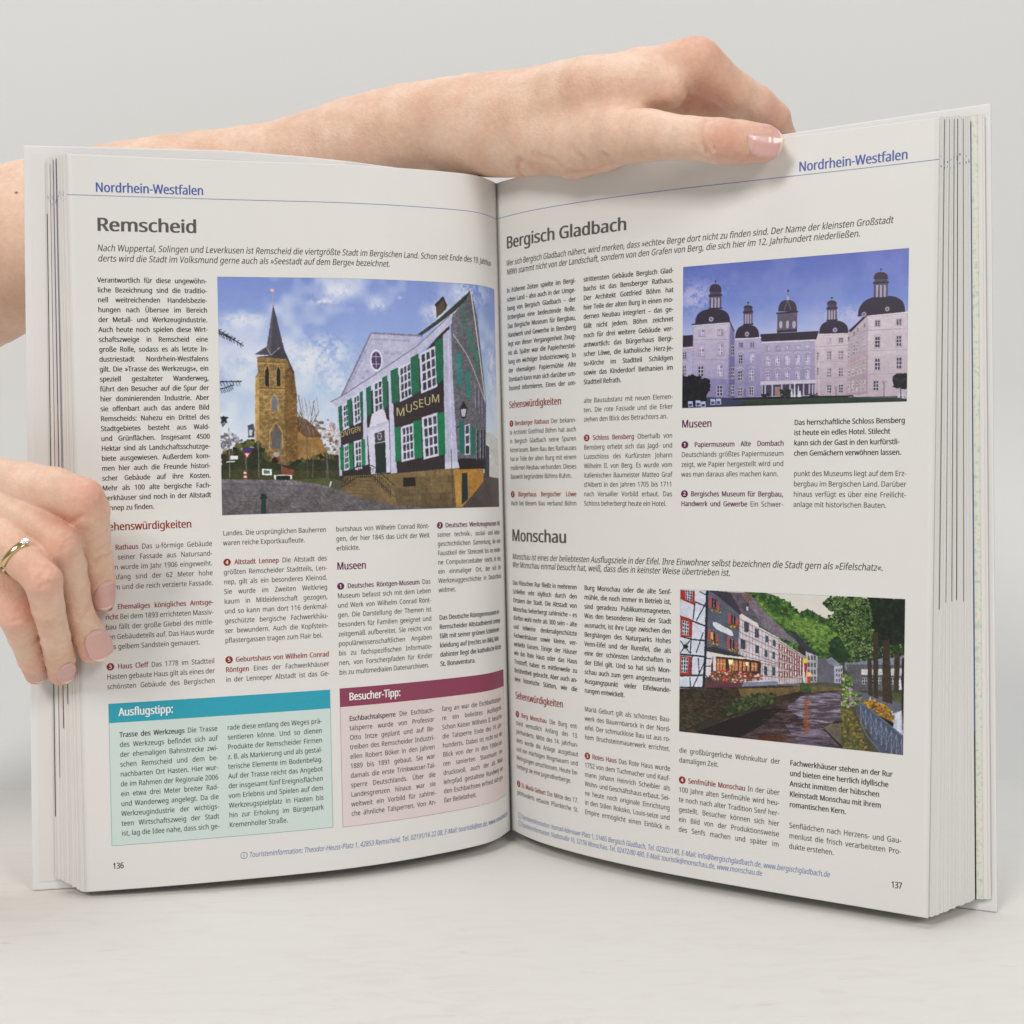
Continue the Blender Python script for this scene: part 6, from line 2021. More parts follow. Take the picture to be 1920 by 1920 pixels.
def paint(src, W, H, seed, amp, wob):
    rng = np.random.default_rng(seed); img = np.full((H, W, 3), 200.); det = np.zeros((H, W))
    N1 = vnoise(H, W, 24, rng)*.4+vnoise(H, W, 80, rng)*.35+vnoise(H, W, 260, rng)*.25
    N2 = (rng.random((H, W))*.5+.5*vnoise(H, W, H/2.2, rng))
    k = W/1000.; ky = H/1000.
    def pts(t): return [(float(a.split(',')[0])*k, float(a.split(',')[1])*ky) for a in t.split()]
    def poly(P, c, n=0, c2=None):
        xs = [p[0] for p in P]; ys = [p[1] for p in P]
        a, b, e, f = max(0, int(min(xs))), min(W, int(max(xs))+2), max(0, int(min(ys))), min(H, int(max(ys))+2)
        if b <= a or f <= e: return
        yy, xx = np.mgrid[e:f, a:b]; m = inside(xx+.5, yy+.5, P)
        if not m.any(): return
        cc = np.broadcast_to(c, (f-e, b-a, 3)).copy()
        if c2 is not None:
            t = ((yy-min(ys))/max(1, max(ys)-min(ys)))[..., None]; cc = cc*(1-t)+c2*t
        if n: cc = cc*(1+n*2.2*((N1[e:f, a:b]*.6+N2[e:f, a:b]*.4)-.5))[..., None]
        img[e:f, a:b][m] = cc[m]; det[e:f, a:b][m] = 1
    def stroke(P, w, c):
        w = max(w*k*.26, .8)
        for (x0, y0), (x1, y1) in zip(P[:-1], P[1:]):
            d = math.hypot(x1-x0, y1-y0) or 1; nx, ny = -(y1-y0)/d*w, (x1-x0)/d*w
            poly([(x0+nx, y0+ny), (x1+nx, y1+ny), (x1-nx, y1-ny), (x0-nx, y0-ny)], c)
    def lp(a, b, t): return (a[0]+(b[0]-a[0])*t, a[1]+(b[1]-a[1])*t)
    def bq(q, s, t): return lp(lp(q[0], q[1], s), lp(q[3], q[2], s), t)
    for ln in src.strip().split('\n'):
        o = ln.split('|'); c = o[0]
        if c == 'S':
            st = [a.split(':') for a in o[1].split()]; ys = [float(a[0])*ky for a in st]; cs = np.array([hexc(a[1]) for a in st])
            g = np.stack([np.interp(np.arange(H), ys, cs[:, i]) for i in range(3)], 1)[:, None, :]
            cl = vnoise(H, W, 4, rng)*.5+vnoise(H, W, 9, rng)*.3+vnoise(H, W, 22, rng)*.2
            m = np.clip((cl-.5)*5, 0, 1)[..., None]*float(o[3]); img[:] = g*(1-m)+hexc(o[2])*m
        elif c == 'P': poly(pts(o[2]), hexc(o[1]), float(o[3]), hexc(o[4]) if o[4] else None)
        elif c == 'L': stroke(pts(o[3]), float(o[2]), hexc(o[1]))
        elif c in 'EC':
            (cx, cy), = pts(o[2]); rx, ry = float(o[3])*k, float(o[4])*ky
            sc_ = 1 if c == 'E' else 2.2
            a, b, e, f = max(0, int(cx-rx*sc_-1)), min(W, int(cx+rx*sc_+2)), max(0, int(cy-ry*sc_-1)), min(H, int(cy+ry*sc_+2))
            if b <= a or f <= e: continue
            yy, xx = np.mgrid[e:f, a:b]; d = ((xx-cx)/rx)**2+((yy-cy)/ry)**2
            if c == 'E': img[e:f, a:b][d < 1] = hexc(o[1])
            else:
                m = (np.exp(-d*1.1)*np.clip((N1[e:f, a:b]-.30)*3.2, 0, 1))[..., None]*.95; img[e:f, a:b] = img[e:f, a:b]*(1-m)+hexc(o[1])*m
        elif c == 'F':
            cs = [hexc(h) for h in o[1].split()]; P = pts(o[2]); n = int(o[3]); r = float(o[4])*k*.85; rg = np.random.default_rng(int(o[5]))
            xs = [p[0] for p in P]; ys = [p[1] for p in P]; Q = rg.random((n*3, 2))*[max(xs)-min(xs), max(ys)-min(ys)]+[min(xs), min(ys)]
            Q = Q[inside(Q[:, 0], Q[:, 1], P)][:n]
            for (cx, cy) in Q:
                rr = r*rg.uniform(.5, 1.15); nn = 7; ph = rg.random()*6; ra = rr*rg.uniform(.45, 1.2, nn)
                poly([(cx+ra[i]*math.cos(ph+i*6.283/nn), cy+ra[i]*.8*math.sin(ph+i*6.283/nn)) for i in range(nn)], cs[rg.integers(len(cs))]*rg.uniform(.8, 1.2), .25)
        elif c == 'W':
            q = pts(o[1]); nx, ny = int(o[2]), int(o[3]); poly(q, hexc(o[4])); fw = float(o[6]); pc = hexc(o[5])
            for i in range(nx):
                for j in range(ny):
                    a, b, e, f = (i+fw)/nx, (i+1-fw)/nx, (j+fw*.7)/ny, (j+1-fw*.7)/ny
                    poly([bq(q, a, e), bq(q, b, e), bq(q, b, f), bq(q, a, f)], pc*rng.uniform(.75, 1.25), .2)
        elif c == 'V':
            q = pts(o[2]); n = int(o[3])
            for j in range(n): stroke([bq(q, .15, (j+.5)/n), bq(q, .85, (j+.5)/n)], 2, hexc(o[1]))
        elif c == 'Q':     # rippled water between two colours
            P = pts(o[1]); c1, c2 = hexc(o[2]), hexc(o[3])
            xs = [p[0] for p in P]; ys = [p[1] for p in P]; a, b, e, f = max(0, int(min(xs))), min(W, int(max(xs))+2), max(0, int(min(ys))), min(H, int(max(ys))+2)
            yy, xx = np.mgrid[e:f, a:b]; m = inside(xx+.5, yy+.5, P)
            def rip(ny, nx):
                z = rng.random((ny+1, nx+1)); y = np.linspace(0, ny-1e-3, f-e); x = np.linspace(0, nx-1e-3, b-a); yi = y.astype(int); xi = x.astype(int); fy = (y-yi)[:, None]; fx = (x-xi)[None]
                return z[yi][:, xi]*(1-fy)*(1-fx)+z[yi+1][:, xi]*fy*(1-fx)+z[yi][:, xi+1]*(1-fy)*fx+z[yi+1][:, xi+1]*fy*fx
            q = rip(max(4, (f-e)//4), max(3, (b-a)//28))*.45+rip(max(4, (f-e)//9), max(3, (b-a)//70))*.35+rip(4, 4)*.2
            q = np.clip((q-.5)*3.2+.5, 0, 1)[..., None]*float(o[4]); sub = img[e:f, a:b]; sub[m] = (c1*(1-q)+c2*q)[m]
        elif c == 'B':     # courses of stones, setts or slates inside an outline
            P = pts(o[1]); bw, bh, am = float(o[2])*k, float(o[3])*ky, float(o[4]); sl = float(o[5])
            xs = [p[0] for p in P]; ys = [p[1] for p in P]; a, b, e, f = max(0, int(min(xs))), min(W, int(max(xs))+2), max(0, int(min(ys))), min(H, int(max(ys))+2)
            if b <= a or f <= e: continue
            yy, xx = np.mgrid[e:f, a:b]; m = inside(xx+.5, yy+.5, P); yq = yy+sl*xx
            row = np.floor(yq/bh).astype(int); cx = xx/bw+(row % 2)*.5+row*.13; cc = np.floor(cx).astype(int)
            h_ = np.sin(row*12.9898+cc*78.233)*43758.5453; h_ = h_-np.floor(h_)
            g_ = 1+am*(h_-.5)*2; g_ = np.where(((yq/bh) % 1 < .16) | ((cx % 1) < .12), g_*(1-am*1.1), g_)
            sub = img[e:f, a:b]; sub[m] = (sub*g_[..., None])[m]
        elif c == 'R':
            A, B = pts(o[2]); n = int(o[3]); hw, hh = float(o[4])*k*.55, float(o[5])*ky*.8
            for j in range(n):
                x, y = lp(A, B, (j+.5)/n); poly([(x-hw, y), (x+hw, y), (x+hw, y+hh*2), (x-hw, y+hh*2)], hexc(o[1]))
    # no ruler-straight edges: the outlines wander by about a pixel, and every surface gets fine tonal detail
    wy, wx = (vnoise(H, W, H/5, rng)-.5)*wob, (vnoise(H, W, H/5, rng)-.5)*wob
    yy, xx = np.mgrid[0:H, 0:W]; img = img[np.clip((yy+wy).round().astype(int), 0, H-1), np.clip((xx+wx).round().astype(int), 0, W-1)]
    N3 = vnoise(H, W, H/3.2, rng)*.6+vnoise(H, W, H/8., rng)*.4; lum = img.mean(-1); calm = np.clip((lum-170)/50, 0, 1)*.65
    img *= (1+.03*(N2-.5))[..., None]*(1+(amp*det*(1-calm)*(N3-.5)))[..., None]*(1+(.04+.5*amp*det)*(N1-.5))[..., None]
    for ax in (0, 1):      # print screen and lens soften the picture a little
        img = (np.roll(img, 1, ax)+np.roll(img, -1, ax)+img*2)/4; img = (np.roll(img, 1, ax)+np.roll(img, -1, ax)+img*2)/4
    g_ = img.mean(-1, keepdims=True); img = g_+(img-g_)*.90
    return np.clip(img, 0, 255)
def picture(side, name, src, box, ppm, seed, label, amp=.4, wob=3.):
    x0, x1, vt, vb = box; W, H = int((x1-x0)*ppm), int((vt-vb)*ppm)
    a = paint(src, W, H, seed, amp, wob)/255.
    im = bpy.data.images.new(name, W, H); px = np.ones((H, W, 4), np.float32); px[..., :3] = a[::-1]
    im.pixels.foreach_set(px.ravel()); im.update(); im.pack()
    m = bpy.data.materials.new(name); m.use_nodes = True; N = m.node_tree.nodes; p = N['Principled BSDF']
    t = N.new('ShaderNodeTexImage'); t.image = im; t.interpolation = 'Linear'
    u = N.new('ShaderNodeUVMap'); u.uv_map = 'UVMap'; m.node_tree.links.new(u.outputs[0], t.inputs[0])
    m.node_tree.links.new(t.outputs[0], p.inputs['Base Color']); p.inputs['Roughness'].default_value = .36; p.inputs['Specular IOR Level'].default_value = .4
    o = patch('picture', side, x0, x1, vb, vt, .06, m, page[side], nu=50, nv=8, uv=True); o['label'] = label
    return o
picture('L', 'print_church', CHURCH, CHURCH_BOX, 9.0, 1, 'colour photograph of a stone church tower and a slate museum with green shutters', .22, 1.8)
picture('R', 'print_castle', CASTLE, CASTLE_BOX, 12.0, 2, 'colour photograph of a pale palace with dark domes at dusk', .10, .9)
picture('R', 'print_river', RIVER, RIVER_BOX, 12.0, 3, 'colour photograph of half-timbered houses beside a river', .26, 2.2)
ink = Ink()
def slanted(txt, x0, v0, x1, v1, size, bold=BOLD):
    q = (x1-x0)/wid(txt, size, bold, 1.); ink.string(txt, x0, v0, size, bold, 0, q, 0, slope=(v1-v0)/(x1-x0))
slanted('MUSEUM', -62.4, 179.0, -42.1, 186.0, 4.6, REG); slanted('RÖNTGEN', -87.0, 170.3, -77.4, 173.3, 2.9, REG)
ink.build('sign_lettering', 'L', [GOLD_L], page['L'], .09)

# ---------------------------------------------------------------- hands
RIGHT_BODY={'k': 11.0,'chains': [[(-269.0,46.0,259.3,44),(-244.4,42.0,265.7,40),(-223.3,40.0,272.5,38.2),(-153.7,42.0,289.7,32.5),(-97.1,34.0,298.4,26.5),(-55.8,20.0,307.8,23.5),(-26.0,6.0,311.7,20.5),(4.3,-8.0,308.4,20.6),(22.0,-24.0,304.6,18.2),(37.9,-34.0,302.0,16)],[(-11.7,-4.0,309.0,15),(6.6,-12.0,308.7,15.5),(24.3,-26.0,308.3,15.2),(41.2,-36.0,308.9,14.6),(61.7,-47.0,312.7,12.3),(82.9,-53.0,315.1,10.2)],[(4.3,6.0,313.9,15),(42.9,-12.0,316.2,14),(82.8,-33.0,318.9,10)],[(4.2,18.0,315.0,13),(44.1,6.0,317.1,12),(81.4,-12.0,321.5,9.5)],[(4.2,22.0,313.8,12),(42.4,18.0,316.1,10),(76.8,6.0,320.6,8.5)],[(-7.1,-10.0,305.1,16),(8.6,-18.0,301.1,17),(25.9,-30.0,295.4,15.5)],[(20.3,-5.0,307.8,18),(60.3,-18.0,312.6,13)]]}
RIGHT_PARTS=[{'k': 7.0,'chains': [[(19.3,-30.0,294.7,14),(36.0,-42.0,290.4,13.8),(51.5,-58.0,287.4,12.4),(61.8,-66.0,284.8,10.8),(75.5,-75.0,280.8,9.1),(87.0,-77.0,278.8,9.3),(93.9,-77.0,278.0,9.0),(102.8,-77.0,277.3,8.2)],[(36.0,-40.0,288.6,12.5),(46.0,-48.0,287.1,10)]]},{'k': 7.0,'chains': [[(11.2,-14.0,310.0,12),(26.3,-32.0,309.0,13.5),(40.7,-45.0,308.7,14),(60.6,-56.0,306.9,11.5),(70.9,-58.0,304.3,8.6)]]},{'k': 5.0,'chains': [[(82.9,-53.0,314.9,10.2),(99.5,-46.0,305.7,9.0),(115.9,-36.0,298.0,8.1),(122.2,-20.0,285.5,7.5),(116.4,-20.0,270.3,7)]]},{'k': 5.0,'chains': [[(82.8,-33.0,318.9,10),(105.1,-16.0,310.5,8.6),(115.9,-4.0,292.2,7.5),(110.0,-8.0,275.5,7)]]},{'k': 5.0,'chains': [[(81.4,-12.0,321.5,9.5),(101.4,2.0,309.3,8),(106.5,8.0,291.1,7)]]},{'k': 5.0,'chains': [[(76.8,6.0,320.6,8.5),(92.2,18.0,308.4,7),(94.7,22.0,295.1,6.3)]]},{'k': 6.0,'chains': [[(62.1,-40.0,302.5,12),(84.4,-34.0,304.6,9.5),(99.4,-34.0,301.5,7.5)]]}]
LEFT_PARTS=[{'k': 5.0,'chains': [[(-199.2,-80.0,162.4,11),(-180.4,-92.0,161.7,9.6),(-155.7,-102.0,158.0,8.7),(-146.4,-101.0,154.3,8.4),(-144.9,-99.0,150.4,7.8),(-146.1,-92.0,142.2,6.9),(-147.9,-84.0,131.2,6.2),(-148.8,-78.0,123.9,6.1),(-149.9,-74.0,116.8,5.5)]]},{'k': 5.0,'chains': [[(-194.2,-92.0,153.6,10.5),(-176.3,-98.0,154.0,8.4),(-161.5,-103.0,146.4,7.5),(-153.0,-105.0,139.2,7.5),(-152.3,-99.0,131.4,6.3),(-152.9,-93.0,123.3,5.6),(-154.4,-86.0,114.0,5.7),(-153.6,-79.0,105.3,6.3),(-152.9,-76.0,99.1,6.3)]]},{'k': 5.0,'chains': [[(-193.3,-95.0,143.1,10),(-173.9,-105.0,141.9,8),(-163.0,-110.0,133.9,7.4),(-157.0,-112.0,127.4,6.8),(-158.0,-105.0,117.0,6.0),(-161.1,-92.0,105.2,5.7),(-164.5,-79.0,95.8,5.8),(-166.6,-72.0,89.8,5.5)]]},{'k': 5.0,'chains': [[(-195.1,-92.0,132.4,9),(-179.6,-98.0,123.1,7.4),(-171.6,-99.0,114.6,6.8),(-173.1,-89.0,105.5,6.2),(-175.6,-77.0,95.9,5.5),(-177.8,-68.0,89.2,5.0)]]},{'k': 8.0,'chains': [[(-205.0,-72.0,157.6,17),(-206.6,-75.0,135.7,17),(-243.0,-50.0,142.0,24),(-303.0,-20.0,140.6,30)],[(-201.8,-80.0,147.7,14),(-202.4,-82.0,136.0,13)],[(-175.8,-90.0,153.8,9),(-159.0,-94.0,150.0,8),(-150.6,-94.0,145.3,6.5)],[(-184.5,-90.0,131.9,9),(-172.0,-93.0,124.0,6.5),(-168.2,-90.0,115.9,5.5)],[(-171.6,-92.0,143.1,8),(-160.5,-92.0,133.1,5.5)]]},{'k': 5.0,'chains': [[(-223.6,-50.0,151.8,14),(-215.3,-36.0,148.0,11),(-196.7,-34.0,145.1,9),(-183.0,-36.0,143.6,8)]]}]
NAILS_R=[((102.5,-83.0,276.6),(1,0.02,-0.03),(0.05,-0.93,0.36),13.8,11.2)]
NAILS_L=[((-145.8,-80.0,118.6),(0.06,0.25,-1),(0.62,-0.76,-0.0),11.5,8.4),((-148.7,-82.0,100.2),(0.22,0.18,-1),(0.34,-0.94,-0.05),12.8,9.6),((-163.5,-76.0,90.3),(0.1,0.3,-1),(0.5,-0.86,-0.05),9.5,7.2),((-174.8,-72.0,89.3),(0.1,0.3,-1),(0.8,-0.6,-0.05),7.5,5.5)]
RED_R=[(83.9,-55.0,321.8,11),(108.1,-80.0,277.6,10),(88.2,-50.0,302.7,14),(115.2,-40.0,296.4,12),(87.8,-84.0,277.2,8),(97.0,-75.0,270.0,9)]
RED_L=[(-141.5,-108.0,156.6,9),(-150.2,-114.0,140.5,9),(-155.8,-116.0,128.0,9),(-169.9,-104.0,115.4,9),(-147.6,-78.0,115.9,8),(-150.7,-80.0,97.4,9),(-165.7,-75.0,88.2,9),(-177.5,-70.0,88.3,8),(-151.4,-105.0,145.7,8)]
CREASE_R=[[(81.0,-85.0,283.8),(79.5,-85.0,280.5),(79.4,-85.0,276.1),(80.8,-85.0,272.6),0.8,1.0],[(83.4,-86.0,284.0),(81.9,-86.0,280.2),(82.0,-86.0,276.3),(83.4,-86.0,273.4),0.55,0.8],[(78.6,-84.0,282.8),(77.3,-84.0,279.0),(77.9,-84.0,274.1),0.25,0.8],[(85.1,-86.0,282.6),(84.2,-86.0,279.1),(84.6,-86.0,275.6),0.25,0.8],[(32.4,-60.0,273.7),(40.6,-60.0,274.2),(48.9,-60.0,276.6),0.5,1.2],[(45.4,-66.0,278.1),(51.4,-66.0,274.9),(56.4,-66.0,274.5),0.5,1.1],[(13.5,-40.0,284.1),(11.8,-40.0,280.3),(14.3,-40.0,276.8),0.8,1.5],[(18.6,-50.0,283.3),(26.9,-50.0,281.0),(34.0,-50.0,276.2),0.35,1.4],[(55.7,-60.0,296.7),(66.0,-60.0,297.3),(76.2,-60.0,299.0),0.3,1.4],[(77.8,-60.0,304.0),(77.3,-60.0,299.0),(77.0,-60.0,295.7),0.5,1.2],[(33.1,-60.0,283.2),(37.7,-60.0,279.0),(39.6,-60.0,274.8),0.3,1.2]]
CREASE_L=[[(-149.5,-105.0,145.7),(-147.2,-105.0,147.8),(-145.3,-105.0,148.7),0.6,1.0],[(-146.2,-90.0,131.7),(-143.4,-90.0,133.4),(-140.7,-90.0,134.6),0.55,0.9],[(-151.8,-92.0,111.6),(-149.8,-92.0,113.5),(-148.2,-92.0,115.4),0.6,0.9],[(-152.5,-92.0,113.2),(-150.1,-92.0,115.0),(-148.5,-92.0,116.9),0.4,0.8],[(-147.3,-116.0,139.9),(-144.3,-116.0,141.6),(-142.9,-116.0,140.9),0.4,0.8],[(-148.1,-116.0,137.8),(-145.0,-116.0,139.1),(-142.6,-116.0,138.3),0.3,0.7],[(-147.2,-116.0,142.3),(-145.7,-116.0,143.5),(-144.2,-116.0,143.1),0.3,0.7],[(-155.0,-117.0,129.9),(-153.1,-117.0,131.6),(-151.3,-117.0,131.0),0.4,0.8],[(-155.5,-117.0,125.4),(-152.4,-117.0,126.7),(-149.3,-117.0,126.6),0.35,0.8],[(-156.9,-117.0,128.1),(-154.3,-117.0,129.3),(-152.8,-117.0,128.9),0.3,0.7],[(-169.5,-106.0,115.6),(-167.2,-106.0,117.0),(-165.0,-106.0,116.4),0.4,0.8],[(-170.0,-106.0,112.8),(-166.9,-106.0,114.0),(-164.7,-106.0,113.6),0.3,0.7],[(-160.2,-90.0,103.0),(-157.6,-90.0,104.3),(-155.9,-90.0,104.8),0.4,0.8],[(-169.9,-90.0,103.3),(-167.9,-90.0,104.6),(-166.3,-90.0,105.1),0.4,0.8],[(-143.4,-110.0,160.4),(-140.1,-110.0,160.2),(-137.6,-110.0,157.8),0.25,0.8],[(-142.6,-110.0,158.5),(-139.8,-110.0,157.8),(-138.1,-110.0,155.6),0.2,0.8]]
RING={'c': (-165.7,-107.0,133.7),'ax': (12.59,-5.0,-12.62),'r': 8.1,'gem': (-156.4,-119.0,140.9)}
MOLE=(-215.6,30.0,295.5)


def seg_sdf(P, a, b, ra, rb):
    """round cone (distance to a capsule whose radius runs from ra to rb)"""
    ba = b-a; L2 = ba@ba
    t = np.clip(((P-a)@ba)/L2, 0, 1)
    d = P-(a+t[:, None]*ba)
    return np.sqrt((d*d).sum(1))-(ra+(rb-ra)*t)
def smin(a, b, k):
    h = np.clip(.5+.5*(b-a)/k, 0, 1); return b+(a-b)*h-k*h*(1-h)
def smooth_chain(c):
    """Catmull-Rom resampling of a joint chain so limbs bend softly"""
    c = np.array(c, float); out = [c[0]]
    for i in range(len(c)-1):
        p0, p1, p2, p3 = c[max(i-1, 0)], c[i], c[i+1], c[min(i+2, len(c)-1)]
        n = max(1, int(np.linalg.norm(p2[:3]-p1[:3])/9))
        for j in range(1, n+1):
            t = j/n; out.append(.5*((2*p1)+(-p0+p2)*t+(2*p0-5*p1+4*p2-p3)*t*t+(-p0+3*p1-3*p2+p3)*t**3))
    return np.array(out)
def part_sdf(P, part, box=None):
    if box is None: box = (P.min(0), P.max(0))
    d = None
    for c in part['chains']:
        e = None
        for i in range(len(c)-1):
            lo_ = np.minimum(c[i, :3], c[i+1, :3]); hi_ = np.maximum(c[i, :3], c[i+1, :3])
            gap = np.maximum(np.maximum(lo_-box[1], box[0]-hi_), 0)
            if math.sqrt((gap*gap).sum())-max(c[i, 3], c[i+1, 3]) > 14: continue      # too far to matter here
            q = seg_sdf(P, c[i, :3], c[i+1, :3], c[i, 3], c[i+1, 3]); e = q if e is None else smin(e, q, 1.2)
        if e is not None: d = e if d is None else smin(d, e, part['k'])
    return d
def prep(part, slim=.5):
    """blending fattens a limb a little, so radii are taken in by `slim` mm"""
    return dict(k=part['k'], chains=[smooth_chain(c)-np.array([0, 0, 0, slim]) for c in part['chains']])
def body_sdf(P, parts, ks):
    out = np.empty(len(P))
    for s0 in range(0, len(P), 2500):
        Q = P[s0:s0+2500]; d = None; box = (Q.min(0), Q.max(0))
        for p, k in zip(parts, [1]+list(ks)):
            e = part_sdf(Q, p, box)
            if e is not None: d = e if d is None else smin(d, e, k)
        out[s0:s0+2500] = 50. if d is None else d
    return out
def surface(sdf, lo, hi, h):
    """naive surface nets on a sparse grid"""
    lo = np.array(lo, float); hi = np.array(hi, float); B = 8
    nb = np.ceil((hi-lo)/(h*B)).astype(int); n = nb*B+1
    g = np.full(tuple(n), 9., np.float32)
    ctr = np.stack(np.meshgrid(*[np.arange(k) for k in nb], indexing='ij'), -1).reshape(-1, 3)
    cd = sdf(lo+(ctr+.5)*h*B)
    rad = h*B*.87+2.5
    act = ctr[np.abs(cd) < rad]
    for b, s_ in zip(ctr[cd < -rad], cd[cd < -rad]):
        g[b[0]*B:b[0]*B+B+1, b[1]*B:b[1]*B+B+1, b[2]*B:b[2]*B+B+1] = -9.
    loc_ = np.stack(np.meshgrid(*[np.arange(B+1)]*3, indexing='ij'), -1).reshape(-1, 3)
    for s0 in range(0, len(act), 400):
        a = act[s0:s0+400]; idx = (a[:, None]*B+loc_[None]).reshape(-1, 3)
        g[idx[:, 0], idx[:, 1], idx[:, 2]] = sdf(lo+idx*h)
    c = [g[i:n[0]-1+i, j:n[1]-1+j, k:n[2]-1+k] for i in (0, 1) for j in (0, 1) for k in (0, 1)]
    neg = sum((q < 0).astype(np.int8) for q in c); mk = (neg > 0) & (neg < 8)
    cells = np.argwhere(mk); vid = np.full(mk.shape, -1, np.int32); vid[mk] = np.arange(len(cells))
    vals = np.stack([q[mk] for q in c], 1); off = np.array([(i, j, k) for i in (0, 1) for j in (0, 1) for k in (0, 1)], float)
    acc = np.zeros((len(cells), 3)); cnt = np.zeros(len(cells))
    for a in range(8):
        for b in range(a+1, 8):
            if np.abs(off[a]-off[b]).sum() != 1: continue
            va, vb = vals[:, a], vals[:, b]; m = (va < 0) != (vb < 0)
            t = np.where(m, va/np.where(m, va-vb, 1), 0)
            acc += np.where(m[:, None], off[a]+(off[b]-off[a])*t[:, None], 0); cnt += m
    V = lo+(cells+acc/cnt[:, None])*h
    F = []
    for ax in range(3):
        o1, o2 = [(1, 2), (2, 0), (0, 1)][ax]
        sl = [slice(None)]*3; sl2 = [slice(None)]*3; sl[ax] = slice(0, -1); sl2[ax] = slice(1, None)
        s0 = g[tuple(sl)] < 0; s1 = g[tuple(sl2)] < 0; e = np.argwhere(s0 != s1)
        e = e[(e[:, o1] > 0) & (e[:, o2] > 0) & (e[:, o1] < n[o1]-1) & (e[:, o2] < n[o2]-1)]
        d1 = np.zeros(3, int); d1[o1] = 1; d2 = np.zeros(3, int); d2[o2] = 1
        q = [vid[tuple((e-x).T)] for x in (d1*0, d1, d1+d2, d2)]; q = np.stack(q, 1)
        fl = s0[tuple(e.T)]; q[~fl] = q[~fl][:, ::-1]; F.append(q)
    F = np.concatenate(F); F = F[(F >= 0).all(1)]
    return V, F
def skin_mat():
    m = bpy.data.materials.new('skin'); m.use_nodes = True; nt = m.node_tree; N = nt.nodes; L = nt.links; p = N['Principled BSDF']
    tc = N.new('ShaderNodeTexCoord'); at = N.new('ShaderNodeAttribute'); at.attribute_name = 'redness_crease_shade'
    n1 = N.new('ShaderNodeTexNoise'); n1.inputs['Scale'].default_value = 45; n1.inputs['Detail'].default_value = 5; L.new(tc.outputs['Object'], n1.inputs['Vector'])
    base = N.new('ShaderNodeMix'); base.data_type = 'RGBA'; base.inputs[6].default_value = (.74, .485, .35, 1); base.inputs[7].default_value = (.82, .585, .45, 1)
    r = N.new('ShaderNodeMapRange'); r.inputs[1].default_value = .35; r.inputs[2].default_value = .65; L.new(n1.outputs['Fac'], r.inputs[0]); L.new(r.outputs[0], base.inputs[0])
    red = N.new('ShaderNodeMix'); red.data_type = 'RGBA'; red.inputs[7].default_value = (.70, .30, .22, 1); n4 = N.new('ShaderNodeTexNoise'); n4.inputs['Scale'].default_value = 95; n4.inputs['Detail'].default_value = 4; L.new(tc.outputs['Object'], n4.inputs['Vector'])
    r4 = N.new('ShaderNodeMapRange'); r4.inputs[1].default_value = .48; r4.inputs[2].default_value = .75; r4.inputs[3].default_value = 0; r4.inputs[4].default_value = .20; L.new(n4.outputs['Fac'], r4.inputs[0])
    a4 = N.new('ShaderNodeMath'); a4.operation = 'ADD'; a4.use_clamp = True; L.new(at.outputs['Fac'], a4.inputs[0]); L.new(r4.outputs[0], a4.inputs[1]); L.new(a4.outputs[0], red.inputs[0]); L.new(base.outputs[2], red.inputs[6])
    n2 = N.new('ShaderNodeTexNoise'); n2.inputs['Scale'].default_value = 420; n2.inputs['Detail'].default_value = 4; L.new(tc.outputs['Object'], n2.inputs['Vector'])
    sp_ = N.new('ShaderNodeMapRange'); sp_.inputs[1].default_value = .3; sp_.inputs[2].default_value = .7; sp_.inputs[3].default_value = .95; sp_.inputs[4].default_value = 1.05; L.new(n2.outputs['Fac'], sp_.inputs[0])
    mu = N.new('ShaderNodeMix'); mu.data_type = 'RGBA'; mu.blend_type = 'MULTIPLY'; mu.inputs[0].default_value = 1; L.new(red.outputs[2], mu.inputs[6]); L.new(sp_.outputs[0], mu.inputs[7])
    L.new(mu.outputs[2], p.inputs['Base Color'])
    p.inputs['Roughness'].default_value = .48; p.inputs['Specular IOR Level'].default_value = .35
    p.inputs['Subsurface Weight'].default_value = .28; p.inputs['Subsurface Radius'].default_value = (1, .35, .2); p.inputs['Subsurface Scale'].default_value = .0022
    vo = N.new('ShaderNodeTexVoronoi'); vo.inputs['Scale'].default_value = 900; L.new(tc.outputs['Object'], vo.inputs['Vector'])
    ad = N.new('ShaderNodeMath'); ad.operation = 'ADD'; L.new(vo.outputs['Distance'], ad.inputs[0]); L.new(n2.outputs['Fac'], ad.inputs[1])
    b = N.new('ShaderNodeBump'); b.inputs['Strength'].default_value = .4; b.inputs['Distance'].default_value = .00028; L.new(ad.outputs[0], b.inputs['Height']); L.new(b.outputs[0], p.inputs['Normal'])
    return m
SKIN = skin_mat()
NAIL = mat('fingernail', (.70, .41, .37), .2, .6, noise=.05, nscale=120); NAILT = mat('fingernail_tip', (.82, .68, .56), .3, .5)
LUN = mat('fingernail_base', (.72, .46, .42), .28, .5)
def seg_dist(P, a, b):
    ba = b-a; t = np.clip(((P-a)@ba)/(ba@ba+1e-9), 0, 1); return np.linalg.norm(P-(a+t[:, None]*ba), axis=1)
